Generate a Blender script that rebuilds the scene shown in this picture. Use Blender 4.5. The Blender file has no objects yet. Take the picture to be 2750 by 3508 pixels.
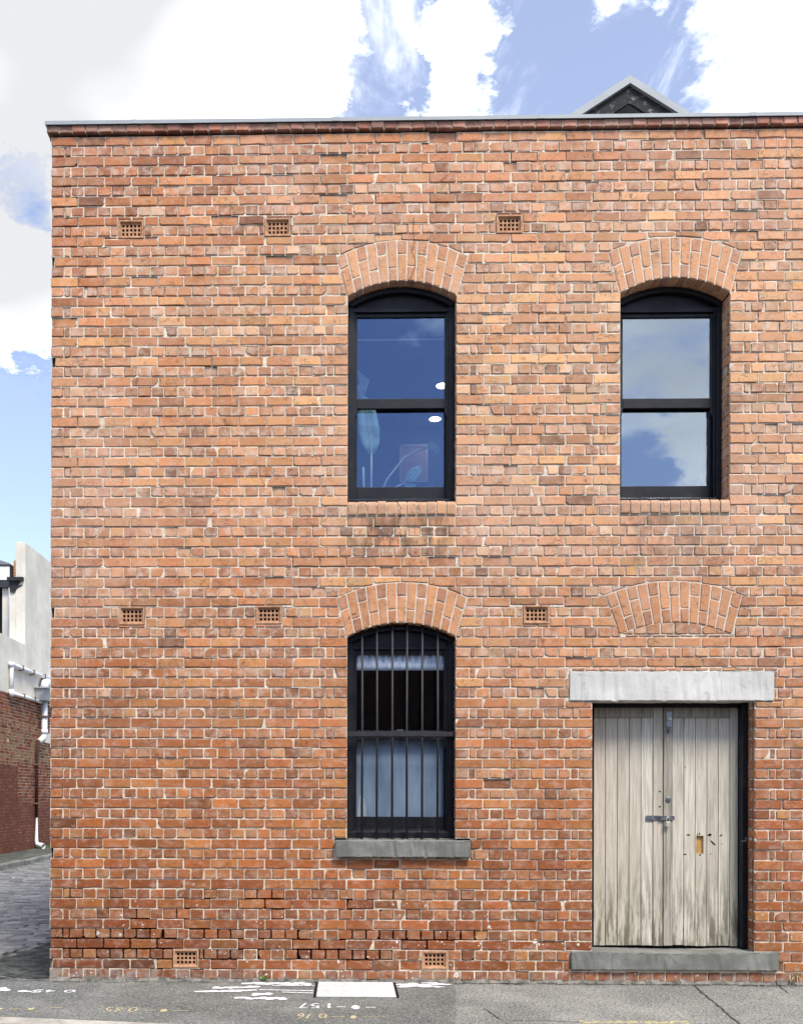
import bpy, bmesh, math, random
from mathutils import Vector, Matrix

random.seed(7)
R = random.Random(11)
scn = bpy.context.scene
C = scn.collection

# ------------------------------------------------------------------ camera
CAM = Vector((2.632, -8.5, 1.668))
cam_d = bpy.data.cameras.new('camera')
cam = bpy.data.objects.new('camera', cam_d)
C.objects.link(cam)
cam.location = CAM
cam.rotation_mode = 'XYZ'
YAW, ROLL = 0.02034, -0.00189
cam.matrix_world = (Matrix.Translation(CAM) @ Matrix.Rotation(YAW, 4, 'Z') @ Matrix.Rotation(math.pi / 2, 4, 'X')
                    @ Matrix.Rotation(-ROLL, 4, 'Z'))
cam_d.sensor_fit = 'VERTICAL'
cam_d.sensor_height = 36.0
cam_d.lens = 36.0 * 3282.5 / 3508
cam_d.shift_x = (1375 - 1118.4) / 3508
cam_d.shift_y = (2721.5 - 1754) / 3508
cam_d.clip_end = 3000
scn.camera = cam

# ------------------------------------------------------------------ world, sun, exposure
SUN_EL, SUN_AZ = math.radians(55), math.radians(28)      # azimuth to the right of the street side
sdir = Vector((math.sin(SUN_AZ) * math.cos(SUN_EL), -math.cos(SUN_AZ) * math.cos(SUN_EL), math.sin(SUN_EL)))
scn.view_settings.view_transform = 'Standard'
scn.view_settings.look = 'None'
scn.view_settings.exposure = 1.72
scn.view_settings.gamma = 1.0
scn.view_settings.use_curve_mapping = False

w = bpy.data.worlds.new('World')
scn.world = w
w.use_nodes = True
nt = w.node_tree
nt.nodes.clear()


def wn(t, **kw):
    n = nt.nodes.new(t)
    for k, v in kw.items():
        setattr(n, k, v)
    return n


def wl(a, b):
    nt.links.new(a, b)


def wmath(op, a, b=None, clamp=False):
    n = wn('ShaderNodeMath', operation=op, use_clamp=clamp)
    for i, v in enumerate((a, b)):
        if v is None:
            continue
        if isinstance(v, (int, float)):
            n.inputs[i].default_value = v
        else:
            wl(v, n.inputs[i])
    return n.outputs[0]


sky = wn('ShaderNodeTexSky', sky_type='NISHITA')
sky.sun_disc = False
sky.sun_elevation = SUN_EL
sky.sun_rotation = math.atan2(sdir.x, sdir.y)
sky.air_density = 1.0
sky.dust_density = 0.6
sky.ozone_density = 1.6
tc = wn('ShaderNodeTexCoord')
sep = wn('ShaderNodeSeparateXYZ')
wl(tc.outputs['Generated'], sep.inputs[0])
zc = wmath('ADD', wmath('MAXIMUM', sep.outputs['Z'], 0.0), 0.22)
comb = wn('ShaderNodeCombineXYZ')
wl(wmath('DIVIDE', sep.outputs['X'], zc), comb.inputs[0])
wl(wmath('DIVIDE', sep.outputs['Y'], zc), comb.inputs[1])
n1 = wn('ShaderNodeTexNoise')
n1.inputs['Scale'].default_value = 2.3
n1.inputs['Detail'].default_value = 9
n1.inputs['Roughness'].default_value = 0.62
n1.inputs['Distortion'].default_value = 0.35
mp = wn('ShaderNodeMapping')
mp.inputs['Location'].default_value = (3.1, 1.7, 0)
mp.inputs['Rotation'].default_value = (0, 0, 0.5)
wl(comb.outputs[0], mp.inputs['Vector'])
wl(mp.outputs[0], n1.inputs['Vector'])
# cloud masses: (direction, outer radius deg, inner radius deg, weight)
BLOBS = [
    ((-0.21, 1, 0.76), 13, 4, 0.55), ((-0.09, 1, 0.79), 6.5, 3, 0.40), ((-0.33, 1, 0.60), 10, 3, 0.40),
    ((-0.35, 1, 0.50), 6, 2, 0.35),
    ((0.13, 1, 0.735), 5.0, 0.8, 0.30), ((0.08, 1, 0.76), 4.0, 0.8, 0.20), ((0.10, 1, 0.80), 3.0, 0.5, 0.12),
    ((0.45, 1, 0.76), 6.5, 1, 0.50), ((0.49, 1, 0.70), 5, 1, 0.35), ((0.245, 1, 0.825), 3.6, 0.5, 0.34), ((0.33, 1, 0.825), 3.6, 0.5, 0.30),
    ((0.012, 1, 0.79), 3.6, 0.8, -0.50), ((0.033, 1, 0.72), 2.2, 0.5, -0.34), ((0.235, 1, 0.735), 5.0, 1.0, -0.42), ((0.355, 1, 0.72), 4.5, 1.0, -0.46),
    ((-0.348, 1, 0.625), 2.2, 0.3, -0.55), ((-0.34, 1, 0.30), 8, 4.5, -0.9),
    ((0.08, -1, 0.40), 10, 5, -0.5), ((0.34, -1, 0.46), 6, 2, 0.30), ((0.36, -1, 0.36), 3.5, 1, 0.2), ((0.29, -1, 0.325), 3.0, 1, -0.3),
    ((0.09, -1, 0.50), 3.5, 0.3, 0.62), ((0.11, -1, 0.33), 2.2, 0.3, 0.5),
]
nw = wn('ShaderNodeTexNoise')
nw.inputs['Scale'].default_value = 4.5
nw.inputs['Detail'].default_value = 8
nw.inputs['Roughness'].default_value = 0.66
wl(comb.outputs[0], nw.inputs['Vector'])
wsub = wn('ShaderNodeVectorMath', operation='SUBTRACT')
wl(nw.outputs['Color'], wsub.inputs[0])
wsub.inputs[1].default_value = (0.5, 0.5, 0.5)
wsc = wn('ShaderNodeVectorMath', operation='SCALE')
wl(wsub.outputs[0], wsc.inputs[0])
wsc.inputs['Scale'].default_value = 0.25
wadd = wn('ShaderNodeVectorMath', operation='ADD')
wl(tc.outputs['Generated'], wadd.inputs[0])
wl(wsc.outputs[0], wadd.inputs[1])
wnm = wn('ShaderNodeVectorMath', operation='NORMALIZE')
wl(wadd.outputs[0], wnm.inputs[0])
n3 = wn('ShaderNodeTexNoise')
n3.inputs['Scale'].default_value = 9
n3.inputs['Detail'].default_value = 8
n3.inputs['Roughness'].default_value = 0.65
n3.inputs['Distortion'].default_value = 0.6
wl(comb.outputs[0], n3.inputs['Vector'])
dens = wmath('ADD', wmath('SUBTRACT', n1.outputs['Fac'], 0.50), wmath('MULTIPLY', wmath('SUBTRACT', n3.outputs['Fac'], 0.5), 0.42))
dens = wmath('MULTIPLY', dens, 1.7)
for d, ro, ri, wt in BLOBS:
    dn = wn('ShaderNodeVectorMath', operation='DOT_PRODUCT')
    wl(wnm.outputs[0], dn.inputs[0])
    dn.inputs[1].default_value = Vector(d).normalized()
    mr = wn('ShaderNodeMapRange', interpolation_type='SMOOTHSTEP')
    mr.inputs['From Min'].default_value = math.cos(math.radians(ro))
    mr.inputs['From Max'].default_value = math.cos(math.radians(ri))
    mr.inputs['To Min'].default_value = 0
    mr.inputs['To Max'].default_value = wt
    wl(dn.outputs['Value'], mr.inputs['Value'])
    dens = wmath('ADD', dens, mr.outputs[0])
mr = wn('ShaderNodeMapRange', interpolation_type='SMOOTHSTEP')
mr.inputs['From Min'].default_value = -0.36
mr.inputs['From Max'].default_value = 0.52
wl(dens, mr.inputs['Value'])
zm = wn('ShaderNodeMapRange', interpolation_type='SMOOTHSTEP')
zm.inputs['From Min'].default_value = 0.40
zm.inputs['From Max'].default_value = 0.56
wl(sep.outputs['Z'], zm.inputs['Value'])
n4 = wn('ShaderNodeTexNoise')
n4.inputs['Scale'].default_value = 5.0
n4.inputs['Detail'].default_value = 9
n4.inputs['Roughness'].default_value = 0.6
n4.inputs['Distortion'].default_value = 0.8
mp4 = wn('ShaderNodeMapping')
mp4.inputs['Scale'].default_value = (1.6, 0.7, 1)
mp4.inputs['Rotation'].default_value = (0, 0, 0.35)
wl(comb.outputs[0], mp4.inputs['Vector'])
wl(mp4.outputs[0], n4.inputs['Vector'])
mr4 = wn('ShaderNodeMapRange', interpolation_type='SMOOTHSTEP')
mr4.inputs['From Min'].default_value = 0.48
mr4.inputs['From Max'].default_value = 0.78
mr4.inputs['To Max'].default_value = 0.45
wl(n4.outputs['Fac'], mr4.inputs['Value'])
cfac = wmath('MAXIMUM', wmath('POWER', mr.outputs[0], 3.0), wmath('ADD', wmath('MULTIPLY', mr4.outputs[0], zm.outputs[0]), 0.08))
n2 = wn('ShaderNodeTexNoise')
n2.inputs['Scale'].default_value = 1.3
n2.inputs['Detail'].default_value = 4
wl(comb.outputs[0], n2.inputs['Vector'])
cr = wn('ShaderNodeValToRGB')
cr.color_ramp.elements[0].position = 0.20
cr.color_ramp.elements[0].color = (0.27, 0.275, 0.285, 1)
cr.color_ramp.elements[1].position = 0.66
cr.color_ramp.elements[1].color = (1.0, 1.0, 1.0, 1)
gd = wn('ShaderNodeVectorMath', operation='DOT_PRODUCT')           # the grey belly of the big cloud
wl(tc.outputs['Generated'], gd.inputs[0])
gd.inputs[1].default_value = Vector((-0.42, 1, 0.78)).normalized()
gm_ = wn('ShaderNodeMapRange', interpolation_type='SMOOTHSTEP')
gm_.inputs['From Min'].default_value = math.cos(math.radians(17))
gm_.inputs['From Max'].default_value = math.cos(math.radians(1))
gm_.inputs['To Max'].default_value = 0.30
wl(gd.outputs['Value'], gm_.inputs['Value'])
wl(wmath('SUBTRACT', wmath('ADD', n2.outputs['Fac'], wmath('MULTIPLY', wmath('SUBTRACT', 1.0, mr.outputs[0]), 0.30)), gm_.outputs[0]), cr.inputs[0])
bg1 = wn('ShaderNodeBackground')
bg1.inputs['Strength'].default_value = 0.072
stint = wn('ShaderNodeMix', data_type='RGBA', blend_type='MULTIPLY')
stint.inputs[0].default_value = 1.0
wl(sky.outputs[0], stint.inputs[6])
stint.inputs[7].default_value = (0.90, 0.89, 1.0, 1)
wl(stint.outputs[2], bg1.inputs['Color'])
bg2 = wn('ShaderNodeBackground')
bg2.inputs['Strength'].default_value = 0.95
wl(cr.outputs[0], bg2.inputs['Color'])
mx = wn('ShaderNodeMixShader')
wl(cfac, mx.inputs[0])
wl(bg1.outputs[0], mx.inputs[1])
wl(bg2.outputs[0], mx.inputs[2])
wo = wn('ShaderNodeOutputWorld')
wl(mx.outputs[0], wo.inputs[0])

sun_d = bpy.data.lights.new('sun', 'SUN')
sun_d.energy = 1.5
sun_d.angle = math.radians(18)
sun_d.color = (1.0, 0.93, 0.83)
sun = bpy.data.objects.new('sun', sun_d)
C.objects.link(sun)
sun.rotation_euler = sdir.to_track_quat('Z', 'Y').to_euler()
sun.location = (6, -10, 14)


# ------------------------------------------------------------------ helpers
def s2l(c, k=1.0):
    o = []
    for v in c:
        v = v / 255.0
        o.append((v / 12.92 if v <= 0.04045 else ((v + 0.055) / 1.055) ** 2.4) * k)
    return tuple(o)


class NT:
    """small node-building helper for one material"""
    def __init__(s, name):
        s.m = bpy.data.materials.new(name)
        s.m.use_nodes = True
        s.t = s.m.node_tree
        s.t.nodes.clear()
        s.out = s.n('ShaderNodeOutputMaterial')
        s.b = s.n('ShaderNodeBsdfPrincipled')
        s.l(s.b.outputs[0], s.out.inputs['Surface'])
        s.geo = s.n('ShaderNodeNewGeometry')
        s.pos = s.geo.outputs['Position']

    def n(s, t, **kw):
        n = s.t.nodes.new(t)
        for k, v in kw.items():
            setattr(n, k, v)
        return n

    def l(s, a, b):
        s.t.links.new(a, b)

    def put(s, sock, v):
        if isinstance(v, (int, float)):
            sock.default_value = v
        elif isinstance(v, (tuple, list)):
            sock.default_value = tuple(v) if len(v) == 4 or sock.type == 'VECTOR' else tuple(v) + (1,)
        else:
            s.l(v, sock)

    def noise(s, scale, detail=4, rough=0.6, vec=None, stretch=None, dist=0.0, off=None):
        n = s.n('ShaderNodeTexNoise')
        n.inputs['Scale'].default_value = scale
        n.inputs['Detail'].default_value = detail
        n.inputs['Roughness'].default_value = rough
        n.inputs['Distortion'].default_value = dist
        v = vec if vec is not None else s.pos
        if stretch or off:
            m = s.n('ShaderNodeMapping')
            if stretch:
                m.inputs['Scale'].default_value = stretch
            if off:
                m.inputs['Location'].default_value = off
            s.l(v, m.inputs['Vector'])
            v = m.outputs[0]
        s.l(v, n.inputs['Vector'])
        return n.outputs['Fac']

    def vor(s, scale, feature='F1', stretch=None, rnd=1.0):
        n = s.n('ShaderNodeTexVoronoi', feature=feature)
        n.inputs['Scale'].default_value = scale
        n.inputs['Randomness'].default_value = rnd
        v = s.pos
        if stretch:
            m = s.n('ShaderNodeMapping')
            m.inputs['Scale'].default_value = stretch
            s.l(v, m.inputs['Vector'])
            v = m.outputs[0]
        s.l(v, n.inputs['Vector'])
        return n.outputs

    def ramp(s, v, a, b, lo=0.0, hi=1.0):
        n = s.n('ShaderNodeMapRange', interpolation_type='SMOOTHSTEP')
        n.inputs['From Min'].default_value = a
        n.inputs['From Max'].default_value = b
        n.inputs['To Min'].default_value = lo
        n.inputs['To Max'].default_value = hi
        s.put(n.inputs['Value'], v)
        return n.outputs[0]

    def math(s, op, a, b=0.0, clamp=False):
        n = s.n('ShaderNodeMath', operation=op, use_clamp=clamp)
        s.put(n.inputs[0], a)
        s.put(n.inputs[1], b)
        return n.outputs[0]

    def mix(s, f, a, b, mode='MIX'):
        n = s.n('ShaderNodeMix', data_type='RGBA', blend_type=mode)
        s.put(n.inputs[0], f)
        s.put(n.inputs[6], a)
        s.put(n.inputs[7], b)
        return n.outputs[2]

    def attr(s, name):
        n = s.n('ShaderNodeAttribute')
        n.attribute_name = name
        return n.outputs['Color']

    def xyz(s):
        n = s.n('ShaderNodeSeparateXYZ')
        s.l(s.pos, n.inputs[0])
        return n.outputs

    def bump(s, h, strength=0.3, dist=0.003):
        n = s.n('ShaderNodeBump')
        n.inputs['Strength'].default_value = strength
        n.inputs['Distance'].default_value = dist
        s.l(h, n.inputs['Height'])
        s.l(n.outputs[0], s.b.inputs['Normal'])

    def fin(s, col, rough=0.85, spec=0.3, metal=0.0):
        s.put(s.b.inputs['Base Color'], col)
        s.put(s.b.inputs['Roughness'], rough)
        s.b.inputs['Specular IOR Level'].default_value = spec
        s.b.inputs['Metallic'].default_value = metal
        return s.m


def mat_simple(name, col, rough=0.7, var=0.15, scale=8, spec=0.3, metal=0.0, bump=0.0, stretch=None):
    t = NT(name)
    f = t.noise(scale, 6, 0.65, stretch=stretch)
    c0 = tuple(v * (1 - var) for v in col)
    c1 = tuple(min(1, v * (1 + var)) for v in col)
    c = t.mix(t.ramp(f, 0.3, 0.7), c0, c1)
    if bump:
        t.bump(f, bump, 0.004)
    return t.fin(c, rough, spec, metal)


M = {}


def crack_mask(t, centre_x, z0, z1, amp, width, seedz=3.0):
    x, y, z = t.xyz()
    wob = t.math('MULTIPLY', t.math('SUBTRACT', t.noise(seedz, 5, 0.7, stretch=(0.01, 0.01, 1)), 0.5), amp)
    d = t.math('ABSOLUTE', t.math('SUBTRACT', t.math('SUBTRACT', x, centre_x), wob))
    m = t.ramp(d, width * 0.5, width, 1, 0)
    m = t.math('MULTIPLY', m, t.math('GREATER_THAN', z, z0))
    return t.math('MULTIPLY', m, t.math('LESS_THAN', z, z1))


def make_brick_mat():
    t = NT('red_brick')
    col = t.attr('tint')
    x, y, z = t.xyz()
    big = t.noise(1.1, 4, 0.6)
    mid = t.noise(9, 6, 0.7, stretch=(1, 1, 1.6))
    fine = t.noise(70, 4, 0.75)
    col = t.mix(t.ramp(mid, 0.46, 0.70, 0, 0.42), col, (0.60, 0.43, 0.34))          # pale bloom
    col = t.mix(t.ramp(t.noise(13, 6, 0.7, off=(5, 2, 9)), 0.52, 0.72, 0, 0.60), col, (0.10, 0.055, 0.042))   # soot, fired spots
    col = t.mix(t.ramp(fine, 0.54, 0.76, 0, 0.55), col, (0.12, 0.065, 0.045))
    col = t.mix(t.ramp(big, 0.45, 0.7, 0, 0.15), col, (0.17, 0.095, 0.065))
    col = t.mix(t.math('MULTIPLY', t.ramp(t.noise(0.75, 6, 0.62, off=(7, 0, 3)), 0.44, 0.66, 0, 0.32), t.ramp(z, 1.6, 4.2, 0.1, 1)), col, (0.61, 0.43, 0.32))
    col = t.mix(t.math('MULTIPLY', t.ramp(t.noise(1.6, 7, 0.7, off=(1, 0, 5), stretch=(1.5, 1, 0.8)), 0.55, 0.72, 0, 0.42), t.ramp(t.noise(20, 4, 0.7), 0.35, 0.6)), col, (0.07, 0.05, 0.042))
    fis = t.vor(17, 'DISTANCE_TO_EDGE', stretch=(1, 1, 1.7))['Distance']
    fm = t.math('MULTIPLY', t.ramp(fis, 0.012, 0.05, 1, 0), t.ramp(t.noise(5, 4, 0.7, off=(2, 2, 2)), 0.48, 0.60, 0, 0.6))
    col = t.mix(fm, col, (0.06, 0.035, 0.028))
    an = t.n('ShaderNodeAttribute')
    an.attribute_name = 'tint'
    hb = t.math('MULTIPLY', t.ramp(t.noise(11, 5, 0.65, off=(4, 9, 6)), 0.45, 0.62, 0, 0.62), an.outputs['Alpha'])
    hb = t.math('MULTIPLY', hb, t.ramp(z, 1.2, 3.2, 0.25, 1))
    col = t.mix(hb, col, (0.64, 0.50, 0.40))
    # cement wash smears
    wash = t.math('MULTIPLY', t.ramp(t.noise(3.0, 7, 0.72, off=(9, 4, 1)), 0.60, 0.74), t.ramp(t.noise(26, 5, 0.7), 0.42, 0.62))
    col = t.mix(t.math('MULTIPLY', wash, 0.75), col, (0.55, 0.46, 0.38))
    # white paint splashes near the ground
    v = t.vor(11)
    sp = t.math('LESS_THAN', v['Distance'], t.math('MULTIPLY', t.math('POWER', t.noise(6.3, 2, 0.5), 5.0), 1.9))
    sp = t.math('MULTIPLY', sp, t.math('GREATER_THAN', t.noise(90, 2, 0.5), 0.40))
    low = t.math('MULTIPLY', t.ramp(z, 0.35, 1.15, 1, 0), t.ramp(t.noise(2.2, 3, 0.6, off=(3, 0, 7)), 0.36, 0.52))
    v2 = t.vor(30)
    sp2 = t.math('LESS_THAN', v2['Distance'], t.math('MULTIPLY', t.ramp(t.noise(7.1, 3, 0.5), 0.46, 0.66), 0.22))
    sp = t.math('MAXIMUM', sp, sp2)
    col = t.mix(t.math('MULTIPLY', sp, low), col, (0.72, 0.68, 0.62))
    bw_ = t.math('MULTIPLY', t.ramp(z, 0.09, 0.125, 1, 0), t.math('MULTIPLY', t.ramp(x, 0.3, 1.6, 1, 0.35), t.ramp(t.noise(8, 5, 0.7, off=(1, 6, 2)), 0.42, 0.6)))
    col = t.mix(t.math('MULTIPLY', bw_, 0.7), col, (0.30, 0.29, 0.27))
    # sooty water stain under the upper window sills
    for (sx, zt, sk) in ((3.12, 4.16, 0.68), (5.52, 4.17, 0.42)):
        dx = t.math('ABSOLUTE', t.math('SUBTRACT', x, sx))
        st = t.math('MULTIPLY', t.ramp(dx, 0.28, 0.62, 1, 0), t.ramp(z, zt - 0.75, zt - 0.2))
        st = t.math('MULTIPLY', st, t.math('LESS_THAN', z, zt))
        st = t.math('MULTIPLY', st, t.ramp(t.noise(4.5, 5, 0.7, stretch=(2.2, 1, 0.8)), 0.36, 0.62, 0, sk))
        col = t.mix(st, col, (0.055, 0.045, 0.04))
    for a in ((3.22, 6.1, 6.78, 0.22, 0.0035), (3.10, 3.95, 4.3, 0.30, 0.004)):
        col = t.mix(crack_mask(t, *a), col, (0.02, 0.012, 0.01))
    h = t.math('ADD', t.math('MULTIPLY', fine, 0.5), t.noise(24, 5, 0.7))
    t.bump(h, 0.55, 0.006)
    return t.fin(col, 0.92, 0.15)


def make_mortar_mat():
    t = NT('lime_mortar')
    x, y, z = t.xyz()
    f = t.noise(6, 6, 0.7)
    c = t.mix(t.ramp(f, 0.32, 0.68), (0.50, 0.42, 0.315), (0.80, 0.71, 0.575))
    c = t.mix(t.ramp(t.noise(2.1, 5, 0.65, off=(2, 8, 3)), 0.54, 0.70, 0, 0.5), c, (0.16, 0.11, 0.08))
    c = t.mix(t.ramp(t.noise(40, 3, 0.7), 0.5, 0.75, 0, 0.5), c, (0.14, 0.10, 0.075))
    for a in ((3.22, 6.1, 6.78, 0.22, 0.005), (3.10, 3.95, 4.3, 0.30, 0.006)):
        c = t.mix(crack_mask(t, *a), c, (0.02, 0.012, 0.01))
    t.bump(t.noise(60, 5, 0.75), 0.6, 0.004)
    return t.fin(c, 0.95, 0.1)


M['brick'] = make_brick_mat()
M['mortar'] = make_mortar_mat()


def make_arch_mortar():
    t = NT('pale_pointing')
    c = t.mix(t.ramp(t.noise(9, 6, 0.7), 0.3, 0.7), (0.50, 0.43, 0.34), (0.70, 0.62, 0.51))
    c = t.mix(crack_mask(t, 3.22, 6.1, 6.78, 0.22, 0.005), c, (0.02, 0.012, 0.01))
    t.bump(t.noise(60, 5, 0.75), 0.5, 0.003)
    return t.fin(c, 0.95, 0.1)


M['mortar_arch'] = make_arch_mortar()
M['core'] = mat_simple('wall_core', (0.035, 0.025, 0.02), 0.95)
t = NT('black_blue_gloss_paint')
x, y, z = t.xyz()
c = t.mix(t.ramp(t.noise(7, 6, 0.7), 0.35, 0.7), (0.0045, 0.005, 0.0085), (0.009, 0.0095, 0.014))
c = t.mix(t.ramp(t.noise(2.5, 6, 0.7, off=(3, 1, 4)), 0.52, 0.72, 0, 0.5), c, (0.030, 0.029, 0.028))          # dust
fl_ = t.ramp(t.noise(16, 5, 0.65, stretch=(0.5, 1, 1.6), off=(6, 2, 1)), 0.655, 0.685, 0, 0.8)
nearsill = t.math('MAXIMUM', t.math('MULTIPLY', t.math('GREATER_THAN', z, 4.2), t.math('LESS_THAN', z, 4.36)),
                  t.math('MULTIPLY', t.math('GREATER_THAN', z, 1.2), t.math('LESS_THAN', z, 1.37)))
c = t.mix(t.math('MULTIPLY', fl_, nearsill), c, (0.26, 0.24, 0.19))                                            # flaked paint on the sills
t.bump(t.noise(30, 5, 0.7, stretch=(1, 1, 0.3)), 0.12, 0.003)
M['black'] = t.fin(c, t.ramp(t.noise(5, 4, 0.6), 0.3, 0.7, 0.35, 0.6), 0.3)
M['bar'] = mat_simple('dark_iron_paint', (0.022, 0.0225, 0.026), 0.55, 0.3, 30, 0.35)
M['terracotta'] = mat_simple('terracotta', (0.44, 0.245, 0.14), 0.85, 0.3, 22, 0.2, bump=0.3)
M['coping'] = mat_simple('zinc_flashing', (0.30, 0.325, 0.335), 0.5, 0.08, 2, 0.4)
M['hole'] = mat_simple('dark_hole', (0.006, 0.006, 0.006), 0.9)
M['room'] = mat_simple('room_plaster', (0.085, 0.095, 0.13), 0.9, 0.05)
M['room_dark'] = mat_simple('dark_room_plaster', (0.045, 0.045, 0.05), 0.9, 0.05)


def make_stone(name, c0, c1, cv, scale=3.0, pits=True):
    t = NT(name)
    f = t.noise(scale, 7, 0.65, stretch=(1, 1, 1.3))
    c = t.mix(t.ramp(f, 0.35, 0.68), c0, c1)
    c = t.mix(t.ramp(t.noise(4.0, 8, 0.72, dist=1.6, off=(4, 1, 2)), 0.56, 0.70, 0, 0.7), c, cv)
    c = t.mix(t.ramp(t.noise(7, 6, 0.7, stretch=(2.5, 1, 0.25), off=(2, 5, 1)), 0.54, 0.72, 0, 0.45), c, tuple(v * 0.5 for v in c0))
    fine = t.noise(140, 3, 0.7)
    c = t.mix(t.ramp(fine, 0.45, 0.75, 0, 0.35), c, tuple(v * 0.45 for v in c0))
    if pits:
        v = t.vor(30)
        c = t.mix(t.math('LESS_THAN', v['Distance'], t.ramp(t.noise(11, 2), 0.60, 0.80, 0, 0.28)), c, (0.02, 0.02, 0.02))
    t.bump(t.noise(50, 6, 0.75), 0.45, 0.004)
    return t.fin(c, 0.88, 0.25)


M['lintel'] = make_stone('pale_granite', (0.54, 0.53, 0.49), (0.67, 0.66, 0.61), (0.30, 0.295, 0.28), 2.5, False)
M['bluestone'] = make_stone('bluestone', (0.145, 0.15, 0.132), (0.25, 0.252, 0.225), (0.09, 0.093, 0.085), 3.0, True)
M['cobble'] = None


def make_wood():
    t = NT('weathered_timber')
    x, y, z = t.xyz()
    oi = t.n('ShaderNodeObjectInfo')
    offs = t.n('ShaderNodeCombineXYZ')
    t.l(t.math('MULTIPLY', oi.outputs['Random'], 37.0), offs.inputs[2])
    va = t.n('ShaderNodeVectorMath', operation='ADD')
    t.l(t.pos, va.inputs[0])
    t.l(offs.outputs[0], va.inputs[1])
    v = va.outputs[0]
    g = t.noise(16, 7, 0.68, vec=v, stretch=(4.5, 1, 0.16), dist=0.3)
    g2 = t.noise(55, 5, 0.7, vec=v, stretch=(5, 1, 0.10))
    blotch = t.noise(3.0, 5, 0.62, vec=v, stretch=(1.8, 1, 0.42))
    c = t.mix(t.ramp(g, 0.32, 0.66), (0.41, 0.38, 0.30), (0.68, 0.64, 0.54))
    c = t.mix(t.ramp(oi.outputs['Random'], 0, 1, 0, 0.38), c, (0.40, 0.345, 0.265))
    c = t.mix(t.ramp(g2, 0.58, 0.74, 0, 0.7), c, (0.15, 0.13, 0.10))
    c = t.mix(t.ramp(blotch, 0.52, 0.72, 0, 0.45), c, (0.26, 0.235, 0.18))
    # algae and splash dirt on the lowest boards' ends
    alg = t.math('MULTIPLY', t.ramp(z, 0.30, 1.35, 1, 0), t.ramp(t.noise(7, 6, 0.72, vec=v, stretch=(3.2, 1, 0.35)), 0.41, 0.60))
    c = t.mix(t.math('MULTIPLY', alg, 0.85), c, (0.085, 0.086, 0.052))
    t.bump(t.math('ADD', g, g2), 0.5, 0.004)
    return t.fin(c, 0.85, 0.2)


def make_wood_dark():  # darker grey timber for the top rails and cover strip
    t = NT('dark_grey_timber')
    g = t.noise(16, 7, 0.68, stretch=(4.5, 1, 0.16), dist=0.3)
    g2 = t.noise(60, 5, 0.7, stretch=(5, 1, 0.10))
    c = t.mix(t.ramp(g, 0.32, 0.66), (0.20, 0.185, 0.145), (0.44, 0.41, 0.34))
    c = t.mix(t.ramp(g2, 0.52, 0.7, 0, 0.7), c, (0.07, 0.07, 0.05))
    t.bump(t.math('ADD', g, g2), 0.5, 0.004)
    return t.fin(c, 0.85, 0.2)


M['wood'] = make_wood()
M['wood_dark'] = make_wood_dark()
M['amber'] = mat_simple('fresh_amber_timber', (0.42, 0.24, 0.07), 0.6, 0.35, 20, stretch=(3, 1, 0.3))
M['galv'] = mat_simple('galvanised_steel', (0.33, 0.36, 0.40), 0.4, 0.2, 20, 0.5, 0.6)
M['old_steel'] = mat_simple('tarnished_steel', (0.16, 0.17, 0.19), 0.45, 0.45, 25, 0.5, 0.6)
M['brass'] = mat_simple('pale_steel', (0.62, 0.60, 0.52), 0.35, 0.15, 25, 0.5, 0.5)


def make_glass(name, f0, f1, tint=(0.92, 0.95, 0.98), tint2=(0.75, 0.87, 1.0)):
    t = NT(name)
    t.t.nodes.remove(t.b)
    tr = t.n('ShaderNodeBsdfTransparent')
    tr.inputs[0].default_value = tint + (1,)
    gl = t.n('ShaderNodeBsdfGlossy')
    gl.inputs['Roughness'].default_value = 0.0
    gl.inputs['Color'].default_value = tint2 + (1,)
    lw = t.n('ShaderNodeLayerWeight')
    lw.inputs['Blend'].default_value = 0.35
    fac = t.ramp(lw.outputs['Facing'], 0, 1, f0, f1)
    nb = t.n('ShaderNodeBump')
    nb.inputs['Strength'].default_value = 0.02
    nb.inputs['Distance'].default_value = 0.02
    t.l(t.noise(2.2, 2, 0.5), nb.inputs['Height'])
    t.l(nb.outputs[0], gl.inputs['Normal'])
    m = t.n('ShaderNodeMixShader')
    t.l(fac, m.inputs[0])
    t.l(tr.outputs[0], m.inputs[1])
    t.l(gl.outputs[0], m.inputs[2])
    t.l(m.outputs[0], t.out.inputs['Surface'])
    return t.m


M['glass_up'] = make_glass('reflective_window_glass', 0.095, 0.9, tint2=(0.42, 0.60, 0.95))
M['glass_mirror'] = make_glass('bright_reflecting_glass', 0.15, 0.9)
M['glass_low'] = make_glass('old_window_glass', 0.045, 0.9)


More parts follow.
